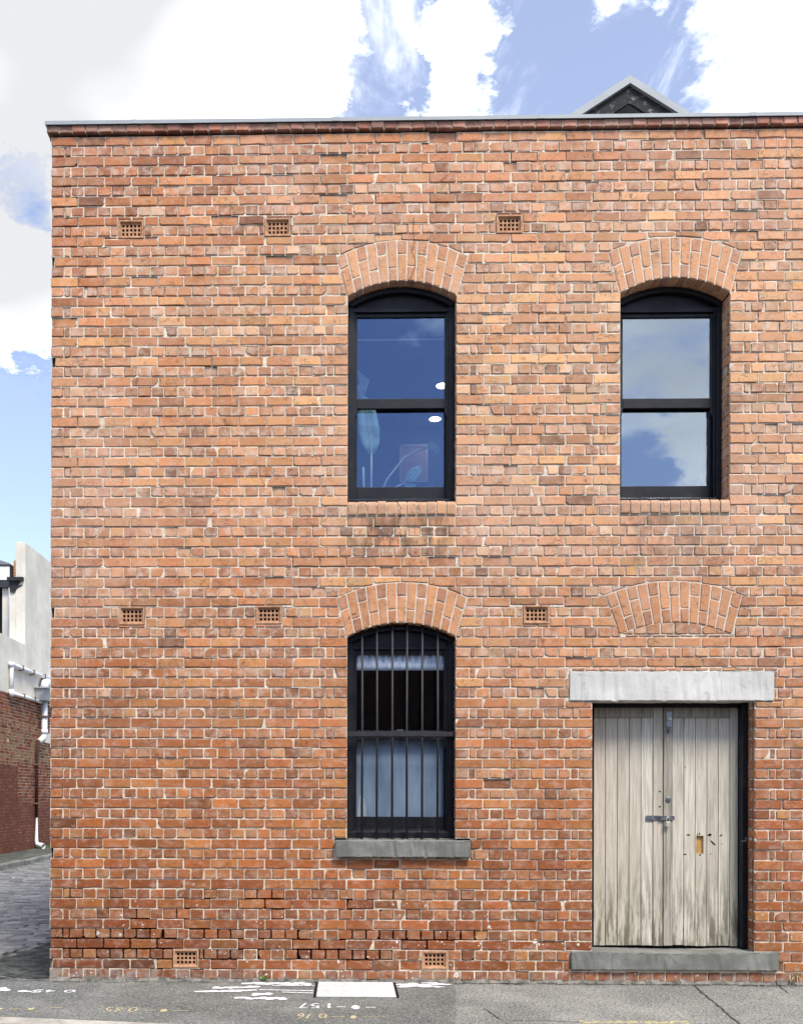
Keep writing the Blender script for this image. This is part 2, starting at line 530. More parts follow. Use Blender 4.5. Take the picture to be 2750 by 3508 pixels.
class MB:
    def __init__(s):
        s.v, s.f, s.c = [], [], []

    def add(s, vs, fs, col=None):
        o = len(s.v)
        s.v.extend(vs)
        s.f.extend([tuple(i + o for i in f) for f in fs])
        if col is not None:
            s.c.extend([col] * len(vs))
        return s

    def box(s, x0, x1, y0, y1, z0, z1, col=None):
        return s.add([(x0, y0, z0), (x1, y0, z0), (x1, y1, z0), (x0, y1, z0), (x0, y0, z1), (x1, y0, z1), (x1, y1, z1), (x0, y1, z1)],
                     [(0, 3, 2, 1), (4, 5, 6, 7), (0, 1, 5, 4), (1, 2, 6, 5), (2, 3, 7, 6), (3, 0, 4, 7)], col)

    def quad(s, a, b, c, d, col=None):
        return s.add([a, b, c, d], [(0, 1, 2, 3)], col)

    def prism(s, poly, y0, y1, col=None):
        """poly: CCW (x,z) seen from the street; y0 front, y1 back"""
        n = len(poly)
        vs = [(p[0], y0, p[1]) for p in poly] + [(p[0], y1, p[1]) for p in poly]
        fs = [tuple(range(n)), tuple(range(2 * n - 1, n - 1, -1))]
        fs += [(n + i, n + (i + 1) % n, (i + 1) % n, i) for i in range(n)]
        return s.add(vs, fs, col)

    def extr_x(s, prof, x0, x1, col=None):
        """prof: list of (y,z)"""
        n = len(prof)
        vs = [(x0, p[0], p[1]) for p in prof] + [(x1, p[0], p[1]) for p in prof]
        fs = [tuple(range(n)), tuple(range(2 * n - 1, n - 1, -1))]
        fs += [(i, n + i, n + (i + 1) % n, (i + 1) % n) for i in range(n)]
        return s.add(vs, fs, col)

    def tube(s, pts, r, n=10, col=None, caps=True):
        pts = [Vector(p) for p in pts]
        rs = r if isinstance(r, (list, tuple)) else [r] * len(pts)
        vs, fs = [], []
        for i, p in enumerate(pts):
            t = (pts[min(i + 1, len(pts) - 1)] - pts[max(i - 1, 0)]).normalized()
            a = t.orthogonal().normalized() if abs(t.z) < 0.9 else Vector((1, 0, 0))
            if i and abs(t.dot(pa)) < 0.95:
                a = (pa - t * pa.dot(t)).normalized()
            pa = a
            b = t.cross(a)
            for k in range(n):
                an = 2 * math.pi * k / n
                vs.append(tuple(p + (a * math.cos(an) + b * math.sin(an)) * rs[i]))
        for i in range(len(pts) - 1):
            for k in range(n):
                fs.append((i * n + k, i * n + (k + 1) % n, (i + 1) * n + (k + 1) % n, (i + 1) * n + k))
        if caps:
            fs.append(tuple(range(n - 1, -1, -1)))
            fs.append(tuple((len(pts) - 1) * n + k for k in range(n)))
        return s.add(vs, fs, col)

    def build(s, name, mat, parent=None, origin=(0, 0, 0), bevel=0.0, smooth=False, fix=False):
        me = bpy.data.meshes.new(name)
        ox, oy, oz = origin
        me.from_pydata([(x - ox, y - oy, z - oz) for x, y, z in s.v], [], s.f)
        if s.c:
            a = me.attributes.new('tint', 'FLOAT_COLOR', 'POINT')
            buf = []
            for c in s.c:
                buf.extend((c[0], c[1], c[2], c[3] if len(c) > 3 else 0.0))
            a.data.foreach_set('color', buf)
        if fix:
            bm = bmesh.new()
            bm.from_mesh(me)
            bmesh.ops.recalc_face_normals(bm, faces=bm.faces)
            bm.to_mesh(me)
            bm.free()
        if smooth:
            me.polygons.foreach_set('use_smooth', [True] * len(me.polygons))
        me.materials.append(mat)
        me.update()
        o = bpy.data.objects.new(name, me)
        C.objects.link(o)
        o.location = origin
        if parent is not None:
            o.parent = parent
            o.matrix_parent_inverse = Matrix.Identity(4)
            pw = Vector((0, 0, 0))
            p = parent
            while p is not None:
                pw += p.location
                p = p.parent
            o.location = Vector(origin) - pw
        if bevel:
            md = o.modifiers.new('bevel', 'BEVEL')
            md.width = bevel
            md.segments = 2
            md.limit_method = 'ANGLE'
        return o


def empty(name, loc=(0, 0, 0), parent=None):
    o = bpy.data.objects.new(name, None)
    C.objects.link(o)
    o.empty_display_size = 0.2
    o.location = loc
    if parent is not None:
        o.parent = parent
        pw = Vector((0, 0, 0))
        p = parent
        while p is not None:
            pw += p.location
            p = p.parent
        o.location = Vector(loc) - pw
    return o


def tag(o, label=None, cat=None, group=None, kind=None):
    if label:
        o['label'] = label
    if cat:
        o['category'] = cat
    if group:
        o['group'] = group
    if kind:
        o['kind'] = kind
    return o


# ---- 2-D polygon helpers (x, z)
def area(p):
    return 0.5 * sum(p[i][0] * p[(i + 1) % len(p)][1] - p[(i + 1) % len(p)][0] * p[i][1] for i in range(len(p)))


def clip(poly, a, b, c):
    """keep a*x + b*z >= c"""
    out = []
    n = len(poly)
    for i in range(n):
        p, q = poly[i], poly[(i + 1) % n]
        dp, dq = a * p[0] + b * p[1] - c, a * q[0] + b * q[1] - c
        if dp >= 0:
            out.append(p)
        if (dp > 0 > dq) or (dp < 0 < dq):
            t = dp / (dp - dq)
            out.append((p[0] + t * (q[0] - p[0]), p[1] + t * (q[1] - p[1])))
    return out


def edges(poly):
    """outward half planes (a,b,c): outside is a*x+b*z >= c, for a CCW convex polygon"""
    e = []
    n = len(poly)
    for i in range(n):
        p, q = poly[i], poly[(i + 1) % n]
        a, b = q[1] - p[1], -(q[0] - p[0])
        l = math.hypot(a, b)
        if l < 1e-6:
            continue
        a, b = a / l, b / l
        e.append((a, b, a * p[0] + b * p[1]))
    return e


def minus(poly, obst):
    """pieces of poly outside a convex obstacle (list of convex polygons)"""
    inter = poly
    for a, b, c in obst:
        inter = clip(inter, -a, -b, -c)
        if len(inter) < 3:
            return [poly]
    if area(inter) < 3e-5:
        return [poly]
    res = []
    rem = poly
    left = list(obst)
    while left:
        best, ba, bi = None, -1, 0
        for i, (a, b, c) in enumerate(left):
            q = clip(rem, a, b, c)
            ar = area(q) if len(q) >= 3 else 0
            if ar > ba:
                best, ba, bi = q, ar, i
        a, b, c = left.pop(bi)
        if ba > 2e-5:
            res.append(best)
        rem = clip(rem, -a, -b, -c)
        if len(rem) < 3:
            break
    return res


def inset(poly, d):
    q = poly
    for a, b, c in edges(poly):
        q = clip(q, -a, -b, -(c - d))
        if len(q) < 3:
            return None
    return q


def arc_pts(a, m, b, n):
    """n+1 points on the circle through a, m, b (from a to b)"""
    ax, ay = a
    bx, by = m
    cx, cy = b
    d = 2 * (ax * (by - cy) + bx * (cy - ay) + cx * (ay - by))
    ux = ((ax * ax + ay * ay) * (by - cy) + (bx * bx + by * by) * (cy - ay) + (cx * cx + cy * cy) * (ay - by)) / d
    uy = ((ax * ax + ay * ay) * (cx - bx) + (bx * bx + by * by) * (ax - cx) + (cx * cx + cy * cy) * (bx - ax)) / d
    r = math.hypot(ax - ux, ay - uy)
    t0, t1 = math.atan2(ay - uy, ax - ux), math.atan2(cy - uy, cx - ux)
    return [(ux + r * math.cos(t0 + (t1 - t0) * i / n), uy + r * math.sin(t0 + (t1 - t0) * i / n)) for i in range(n + 1)]


def brick_geo(poly, yf, depth, rr=R, rough=1.0, fine=True):
    """a worn brick: uneven outline, eased arris, slightly tilted face"""
    n = len(poly)
    out = []
    for i in range(n):
        p0, p, q = poly[i - 1], poly[i], poly[(i + 1) % n]
        l1 = math.hypot(p[0] - p0[0], p[1] - p0[1]) or 1
        l2 = math.hypot(q[0] - p[0], q[1] - p[1]) or 1
        k = min(rr.uniform(0.002, 0.008) * (2.4 if rr.random() < 0.12 * rough else 1), 0.3 * l1, 0.3 * l2)
        out.append((p[0] + (p0[0] - p[0]) / l1 * k, p[1] + (p0[1] - p[1]) / l1 * k))
        out.append((p[0] + (q[0] - p[0]) / l2 * k, p[1] + (q[1] - p[1]) / l2 * k))
        m = 0 if l2 < 0.07 else (1 if l2 < 0.16 else 2)
        if not fine:
            m = 0
        for j in range(m):
            t = (j + 1) / (m + 1) + rr.uniform(-0.1, 0.1)
            bite = abs(rr.gauss(0, 0.0013 * rough))
            nx, nz = -(q[1] - p[1]) / l2, (q[0] - p[0]) / l2
            out.append((p[0] + (q[0] - p[0]) * t + nx * bite, p[1] + (q[1] - p[1]) * t + nz * bite))
    out = [(x + rr.gauss(0, 0.0009), z + rr.gauss(0, 0.0009)) for x, z in out]
    cx = sum(p[0] for p in out) / len(out)
    cz = sum(p[1] for p in out) / len(out)
    hx = max(abs(p[0] - cx) for p in out) + 1e-4
    hz = max(abs(p[1] - cz) for p in out) + 1e-4
    e = rr.uniform(0.003, 0.0055)
    ta, tb = max(-2, min(2, rr.gauss(0, 1))) * 0.0010 / hx, max(-2, min(2, rr.gauss(0, 1))) * 0.0010 / hz
    N = len(out)
    vs = [(x, yf + depth, z) for x, z in out]
    vs += [(x, yf + 0.0045 + ta * (x - cx) + tb * (z - cz), z) for x, z in out]
    vs += [(cx + (x - cx) * (1 - e / hx), yf + ta * (x - cx) + tb * (z - cz), cz + (z - cz) * (1 - e / hz)) for x, z in out]
    fs = [tuple(range(2 * N, 3 * N))]
    for i in range(N):
        j = (i + 1) % N
        fs.append((N + i, N + j, 2 * N + j, 2 * N + i))
        fs.append((i, j, N + j, N + i))
    return vs, fs


# ------------------------------------------------------------------ brick colours
STR = [(196, 122, 84), (186, 106, 70), (204, 138, 98), (176, 98, 70), (214, 152, 104), (190, 112, 80), (158, 90, 72)]
HED = [(180, 116, 94), (164, 108, 98), (194, 136, 114), (204, 160, 144), (150, 94, 82), (188, 118, 86), (130, 84, 76), (176, 126, 116), (184, 110, 82)]
ZX = [0.0, 3.1, 6.6]
ZZ = [0.15, 1.2, 2.7, 4.5, 6.0, 7.4]
ZC = [[(112, 58, 44), (132, 72, 54), (146, 84, 70)],  # weathered tint by zone; part of the wall's light falloff is in it
      [(164, 86, 48), (176, 102, 70), (162, 92, 74)],
      [(166, 96, 66), (192, 126, 98), (194, 132, 110)],
      [(186, 118, 88), (206, 146, 120), (211, 154, 131)],
      [(190, 122, 92), (208, 150, 124), (214, 162, 140)],
      [(166, 98, 76), (190, 124, 102), (202, 136, 114)]]
GAIN = 0.88


def zone(x, z):
    def seg(v, arr):
        if v <= arr[0]:
            return 0, 0.0
        for i in range(len(arr) - 1):
            if v <= arr[i + 1]:
                return i, (v - arr[i]) / (arr[i + 1] - arr[i])
        return len(arr) - 2, 1.0
    i, fx = seg(x, ZX)
    j, fz = seg(z, ZZ)
    o = []
    for k in range(3):
        a = ZC[j][i][k] * (1 - fx) + ZC[j][i + 1][k] * fx
        b = ZC[j + 1][i][k] * (1 - fx) + ZC[j + 1][i + 1][k] * fx
        o.append(a * (1 - fz) + b * fz)
    return o


def tone(c, z):  # deepens the ZC light falloff: tint darker and redder towards the ground
    f = min(1, max(0, (z - 0.6) / 3.2))
    return [c[0] * (0.95 + 0.11 * f), c[1] * (0.96 + 0.18 * f), c[2] * (0.74 + 0.29 * f)]


def brick_col(x, z, header):
    pal = R.choice(HED if header else STR)
    zc_ = zone(x, z)
    m = 0.56 if header else 0.66
    k = R.gauss(1.0, 0.06)
    c = [(pal[i] * (1 - m) + zc_[i] * m) * k for i in range(3)]
    if R.random() < 0.012:
        c = [(v + w_) / 2 for v, w_ in zip(c, (216, 156, 104))]
    if R.random() < 0.02:
        c = [(v + w_) / 2 for v, w_ in zip(c, (98, 66, 62))]
    c = tone(c, z)
    return s2l([min(255, max(0, v)) for v in c], GAIN) + (R.uniform(0.3, 1.0) if header else R.uniform(0, 0.25),)


# ------------------------------------------------------------------ the brick building
PIT, CH, ZB = 0.24, 0.08942, 0.0661           # stretcher pitch, course height, centre of course 0
NROW = 84
XR = 8.40
JT = 0.0118
bld = empty('brick_building', (0, 0, 0))
tag(bld, 'old two-storey red brick warehouse with arched windows and a weathered timber double door', 'building')

# openings: x0, x1, bottom, springing, crown, extrados (left top, crown, right top)
WINS = [dict(x0=2.64, x1=3.60, zb=4.27, zs=6.087, zc=6.224, el=(2.54, 6.437), ec=(3.12, 6.584), er=(3.70, 6.434)),
        dict(x0=5.04, x1=6.00, zb=4.276, zs=6.095, zc=6.231, el=(4.935, 6.458), ec=(5.52, 6.588), er=(6.105, 6.450)),
        dict(x0=2.64, x1=3.60, zb=1.273, zs=3.070, zc=3.193, el=(2.546, 3.414), ec=(3.12, 3.552), er=(3.70, 3.416))]
BLIND = dict(x0=5.04, x1=6.02, zs=3.085, zc=3.194, el=(4.914, 3.434), ec=(5.52, 3.556), er=(6.112, 3.428))
DOOR = dict(x0=4.80, x1=6.225, zb=0.285, zt=2.497)
VENTS = [(0.708, 6.701), (2.016, 6.706), (4.064, 6.714), (0.723, 3.257), (1.944, 3.263), (4.307, 3.261), (1.211, 0.205), (3.417, 0.203)]
VW, VH = 0.118, 0.083


def rect(x0, x1, z0, z1):
    return [(x0, z0), (x1, z0), (x1, z1), (x0, z1)]


OBS = []
for wv in WINS + [BLIND]:
    ex = arc_pts(wv['er'], wv['ec'], wv['el'], 8)
    OBS.append(edges([(wv['x0'], wv['zs']), (wv['x1'], wv['zs'])] + ex))
for wv in WINS:
    zlow = wv['zb'] - (0.135 if wv['zb'] > 4 else 0.0)
    OBS.append(edges(rect(wv['x0'], wv['x1'], zlow, wv['zs'])))
OBS.append(edges(rect(DOOR['x0'], DOOR['x1'], DOOR['zb'], DOOR['zt'])))
OBS.append(edges(rect(4.598, 6.389, 2.494, 2.760)))         # lintel
OBS.append(edges(rect(4.610, 6.424, 0.126, 0.288)))         # doorstep
OBS.append(edges(rect(2.531, 3.730, 1.112, 1.281)))         # stone sill
for vx, vz in VENTS:
    OBS.append(edges(rect(vx - VW, vx + VW, vz - VH, vz + VH)))

bricks = []        # (vs, fs, col, centre, size)
mort = MB()


def missing(x, z, row):
    if 2 <= row <= 4 and x < 3.9:
        return R.random() < 0.72
    if row in (1, 5, 6, 7, 8) and x < 3.9:
        return R.random() < 0.22
    if x < 0.2 and z > 4.5:
        return R.random() < 0.4
    if row > 66:
        return R.random() < 0.06
    return R.random() < 0.012


def lay(cell, row, header, obst=OBS, inside=None, depth=0.075, jl=False, jr=False):
    ps = [cell]
    for ob in obst:
        ps = [r for p in ps for r in minus(p, ob)]
    if inside:
        o = []
        for p in ps:
            for a, b, c in inside:
                p = clip(p, -a, -b, -c)
                if len(p) < 3:
                    break
            if len(p) >= 3:
                o.append(p)
        ps = o
    for p in ps:
        lay1(p, row, header, depth, jl and len(ps) == 1, jr and len(ps) == 1)


def lay1(p, row, header, depth, jl, jr):
    cx, cz = sum(q[0] for q in p) / len(p), sum(q[1] for q in p) / len(p)
    gone = missing(cx, cz, row)
    ym = R.uniform(0.030, 0.045) if gone else max(0.0055, R.gauss(0.0088, 0.0026))
    if area(p) < 0.0011:
        mort.prism_front(p, max(0.003, R.gauss(0.005, 0.0015)))
        return
    jx0, jx1 = min(q[0] for q in p), max(q[0] for q in p)
    e = JT / 2 - 0.0008
    pe = [(q[0] - (e if jl and q[0] < jx0 + 1e-5 else 0) + (e if jr and q[0] > jx1 - 1e-5 else 0), q[1]) for q in p]
    q = inset(pe, JT / 2 + R.uniform(-0.0012, 0.0015))
    if not q or area(q) < 0.0006:
        mort.prism_front(p, 0.005)
        return
    yf = max(-0.003, min(0.002, R.gauss(-0.0004, 0.0018)))
    if R.random() < 0.02:                               # a spalled face
        yf += R.uniform(0.008, 0.018)
        ym = max(ym, yf + 0.004)
    if gone and cz > 0.9:
        mort.prism_front(p, R.uniform(0.018, 0.026))
    elif not gone:
        mort.prism_front(p, ym)
    if R.random() < 0.06 and area(q) > 0.005:          # a broken corner
        i = R.randrange(len(q))
        c0 = q[i]
        ang = math.atan2(cz - c0[1], cx - c0[0]) + R.uniform(-0.5, 0.5)
        s = R.uniform(0.008, 0.028)
        a, b = math.cos(ang), math.sin(ang)
        q2 = clip(q, a, b, a * c0[0] + b * c0[1] + s)
        if len(q2) >= 3:
            q = q2
    vs, fs = brick_geo(q, yf, depth + (0.02 if depth < 0.1 else 0), rough=1.6 if cz > 5 else 1.1)
    bricks.append((vs, fs, brick_col(cx, cz, header), (cx, 0.0, cz), area(q)))


def prism_front(s, p, y):
    e = 0.0006
    cx = sum(q[0] for q in p) / len(p)
    cz = sum(q[1] for q in p) / len(p)
    s.add([(q[0] + (e if q[0] > cx else -e), y, q[1] + (e if q[1] > cz else -e)) for q in p], [tuple(range(len(p)))])


MB.prism_front = prism_front


def course_cells(row, x0, x1, left_end, right_end):
    """cells of one course between two free ends (quoin closers) or running through"""
    st = row % 2 == 1
    res = []
    if st:
        n = max(1, round((x1 - x0) / PIT))
        xs = [x0 + (x1 - x0) * i / n for i in range(n + 1)]
    else:
        xs = [x0]
        if left_end:
            xs += [x0 + 0.5 * PIT, x0 + 0.75 * PIT]
        k = xs[-1] + 0.5 * PIT
        end = x1 - (0.75 * PIT if right_end else 0) + 1e-6
        while k < end:
            xs.append(k)
            k += 0.5 * PIT
        if right_end:
            if x1 - 0.5 * PIT - xs[-1] > 0.03:
                xs.append(x1 - 0.5 * PIT)
            else:
                xs[-1] = x1 - 0.5 * PIT
        if x1 - xs[-1] > 0.03:
            xs.append(x1)
        else:
            xs[-1] = x1
    xs = [xs[0]] + [v + R.gauss(0, 0.0028) for v in xs[1:-1]] + [xs[-1]]
    return [(xs[i], xs[i + 1], not st) for i in range(len(xs) - 1)]


def zedge(row, x):
    return ZB + (row - 0.5) * CH + 0.003 * math.sin(row * 1.7 + x * 0.9) * 0.6


for row in range(0, NROW):
    zc_ = ZB + row * CH
    cuts = []
    for wv in WINS:
        if wv['zb'] - 0.02 < zc_ < wv['zs'] - 0.01:
            cuts.append((wv['x0'], wv['x1']))
    if DOOR['zb'] < zc_ < DOOR['zt']:
        cuts.append((DOOR['x0'], DOOR['x1']))
    cuts.sort()
    spans = []
    cur, le = -0.010, True
    for a, b in cuts:
        spans.append((cur, a, le, True))
        cur, le = b, True
    spans.append((cur, XR, le, False))
    for a, b, l, r in spans:
        for xa, xb, hd in course_cells(row, a, b, l, r):
            jl = l and a > 0 and abs(xa - a) < 1e-4
            jr = r and abs(xb - b) < 1e-4
            jam = jl or jr
            cell = [(xa, zedge(row, xa)), (xb, zedge(row, xb)), (xb, zedge(row + 1, xb)), (xa, zedge(row + 1, xa))]
            if a < 0 and abs(xa - a) < 1e-4:
                ch = R.uniform(0.015, 0.045) if R.random() < 0.10 else R.uniform(0, 0.007)
                cell = [(xa + ch * R.uniform(0.6, 1), cell[0][1]), cell[1], cell[2], (xa + ch, cell[3][1])]
            dep = 0.075
            if jam:
                dep = 0.22 if hd else 0.108
            lay(cell, row, hd, depth=dep, jl=jl, jr=jr)
            if jam and not hd:
                # second brick in the depth of the reveal
                e = JT / 2 - 0.0008
                q = inset([(p[0] + (e if jr and p[0] == xb else 0) - (e if jl and p[0] == xa else 0), p[1]) for p in cell], JT / 2)
                if all(len(minus(cell, ob)) == 1 and minus(cell, ob)[0] is cell for ob in OBS):
                    vs, fs = brick_geo(q, 0.120, 0.10, fine=False)
                    bricks.append((vs, fs, brick_col(xa, zc_, False), (sum(p[0] for p in q) / 4, 0.12, zc_), 0.0))
# filling under the blind arch
seg = arc_pts((BLIND['x1'], BLIND['zs']), (5.53, BLIND['zc']), (BLIND['x0'], BLIND['zs']), 10)
seg_e = edges(seg)
for row in range(33, 36):
    for xa, xb, hd in course_cells(row, 5.04 - 0.24, 6.24, False, False):
        if row == 35:
            continue
        cell = rect(xa, xb, zedge(row, xa), zedge(row + 1, xa) if row == 33 else 3.20)
        lay(cell, row, hd, obst=[], inside=seg_e)

# the 300 that show largest become objects, the rest one mesh
fwd = Vector((-math.sin(YAW), math.cos(YAW), 0))


def shown(b):
    x, y, z = b[3]
    d = (Vector((x, y, z)) - CAM).dot(fwd)
    vis = 1.0 if x < 6.60 else 0.0
    return b[4] / (d * d) * vis


order = sorted(range(len(bricks)), key=lambda i: -shown(bricks[i]))
single = set(order[:300])
rest = MB()
for i, (vs, fs, col, c, ar) in enumerate(bricks):
    if i in single:
        mb = MB()
        mb.add(vs, fs, col)
        mb.build('brick', M['brick'], bld, origin=c)
    else:
        rest.add(vs, fs, col)
tag(rest.build('brickwork', M['brick'], bld), kind='stuff')
mort.build('mortar', M['mortar'], bld)


# ---- side wall along the lane (same bond, simpler bricks) and the core of the walls
side = MB()
smort = MB()


def side_xf(vs):
    return [(-0.010 + y, -x, z) for x, y, z in vs]


for row in range(0, NROW):
    z0, z1 = ZB + (row - 0.5) * CH, ZB + (row + 0.5) * CH
    off = 0.12 if row % 2 else 0.235
    u = -7.0
    L = 0.24 if row % 2 == 0 else 0.12
    while u < -off - 0.005:
        u2 = min(u + L, -off)
        if u2 - u > 0.03:
            q = inset(rect(u, u2, z0, z1), JT / 2)
            vs, fs = brick_geo(q, R.gauss(0, 0.002), 0.05, fine=False)
            side.add(side_xf(vs), fs, brick_col(0, z0, row % 2))
        u = u2
side_o = tag(side.build('side_brickwork', M['brick'], bld), kind='stuff')
smort.quad((0.0, 7.0, 0), (0.0, 0.012, 0), (0.0, 0.012, 7.55), (0.0, 7.0, 7.55))
smort.build('side_mortar', M['mortar'], bld)

core = MB()
YB = 0.058
holes = [(wv['x0'], wv['x1'], wv['zb'], wv['zc'] + 0.03) for wv in WINS] + [(DOOR['x0'], DOOR['x1'], DOOR['zb'] - 0.02, DOOR['zt'])]
holes += [(vx - 0.09, vx + 0.09, vz - 0.06, vz + 0.06) for vx, vz in VENTS]
xs = sorted({0.004, XR} | {h[0] for h in holes} | {h[1] for h in holes})
zs = sorted({0.0, 7.55} | {h[2] for h in holes} | {h[3] for h in holes})
for i in range(len(xs) - 1):
    for j in range(len(zs) - 1):
        mx_, mz_ = (xs[i] + xs[i + 1]) / 2, (zs[j] + zs[j + 1]) / 2
        if any(h[0] < mx_ < h[1] and h[2] < mz_ < h[3] for h in holes):
            continue
        core.quad((xs[i], YB, zs[j]), (xs[i + 1], YB, zs[j]), (xs[i + 1], YB, zs[j + 1]), (xs[i], YB, zs[j + 1]))
# inner faces, back and end of the building
core.quad((0.02, 7.0, 0), (XR, 7.0, 0), (XR, 7.0, 7.55), (0.02, 7.0, 7.55))
core.quad((XR, 0.06, 0), (XR, 7.0, 0), (XR, 7.0, 7.55), (XR, 0.06, 7.55))
core.quad((0.02, 0.06, 0), (0.02, 7.0, 0), (0.02, 7.0, 7.55), (0.02, 0.06, 7.55))
core.build('wall_core', M['core'], bld)
M['roof'] = mat_simple('roof_membrane', (0.22, 0.22, 0.22), 0.8)
rf = MB()
rf.box(0.03, XR, 0.36, 6.95, 7.10, 7.16)
rf.box(0.03, XR, 0.30, 0.36, 7.0, 7.60)
roof = rf.build('roof', M['roof'], bld)

# reveals (mortar faces of the jambs)
E = 0.008


def reveal(vs, fs):
    m = MB()
    m.add(vs, fs)
    m.build('reveal', M['mortar'], bld)


for wv in WINS + [dict(x0=DOOR['x0'], x1=DOOR['x1'], zb=0.30, zs=2.5)]:
    a, b, z0, z1 = wv['x0'] - E, wv['x1'] + E, wv['zb'] - 0.02, wv['zs']
    reveal([(b, 0.012, z0), (b, 0.34, z0), (b, 0.34, z1), (b, 0.012, z1)], [(0, 1, 2, 3)])
    reveal([(a, 0.34, z0), (a, 0.012, z0), (a, 0.012, z1), (a, 0.34, z1)], [(0, 1, 2, 3)])
    if 'zc' in wv:
        pa = arc_pts((wv['x0'], wv['zs'] + E), ((wv['x0'] + wv['x1']) / 2, wv['zc'] + E), (wv['x1'], wv['zs'] + E), 16)
        reveal([(p[0], 0.012, p[1]) for p in pa] + [(p[0], 0.34, p[1]) for p in pa], [(i, i + 1, 18 + i, 17 + i) for i in range(16)])


# ---- arches of rubbed bricks
def make_arch(wv, depth, name, n=13, cracked=False):
    a = empty(name, ((wv['x0'] + wv['x1']) / 2, 0, wv['zs']), bld)
    inn = arc_pts((wv['x0'], wv['zs']), ((wv['x0'] + wv['x1']) / 2, wv['zc']), (wv['x1'], wv['zs']), n)
    ext = arc_pts(wv['el'], wv['ec'], wv['er'], n)
    mo = MB()
    for j in range(n):
        quad = [inn[j], inn[j + 1], ext[j + 1], ext[j]]
        f = 0.335 if j % 2 else 0.655
        f += R.uniform(-0.02, 0.02)
        lm = (inn[j][0] + (ext[j][0] - inn[j][0]) * f, inn[j][1] + (ext[j][1] - inn[j][1]) * f)
        rm = (inn[j + 1][0] + (ext[j + 1][0] - inn[j + 1][0]) * f, inn[j + 1][1] + (ext[j + 1][1] - inn[j + 1][1]) * f)
        for poly, hd in (([inn[j], inn[j + 1], rm, lm], j % 2 == 1), ([lm, rm, ext[j + 1], ext[j]], j % 2 == 0)):
            q = inset(poly, 0.0058)
            low = poly[0] is inn[j]
            if low:      # soffit bricks run flush with the opening
                q = inset([(poly[0][0], poly[0][1] - 0.004), (poly[1][0], poly[1][1] - 0.004), poly[2], poly[3]], 0.0058)
            cx = sum(p[0] for p in q) / 4
            cz = sum(p[1] for p in q) / 4
            vs, fs = brick_geo(q, R.gauss(-0.001, 0.001), depth if low else 0.07, rough=0.7)
            pal = R.choice(HED[:3]) if hd else R.choice([(202, 134, 104), (210, 142, 112), (198, 128, 98), (206, 140, 114)])
            z_ = zone(cx, cz)
            col = s2l(tone([pal[k] * 0.6 + z_[k] * 0.4 for k in range(3)], cz), GAIN * R.uniform(0.92, 1.08))
            mb = MB()
            mb.add(vs, fs, col)
            mb.build('brick', M['brick'], a, origin=(cx, 0, cz))
        mo.add([(p[0], 0.0050, p[1]) for p in quad], [(0, 1, 2, 3)])
    # thick pointing around the ring
    mo.build('pointing', M['mortar_arch'], a)
    return a


for wv in WINS:
    make_arch(wv, 0.17, 'window_arch')
ba = make_arch(BLIND, 0.07, 'blind_arch')
tag(ba, 'bricked-up arch above the door lintel')


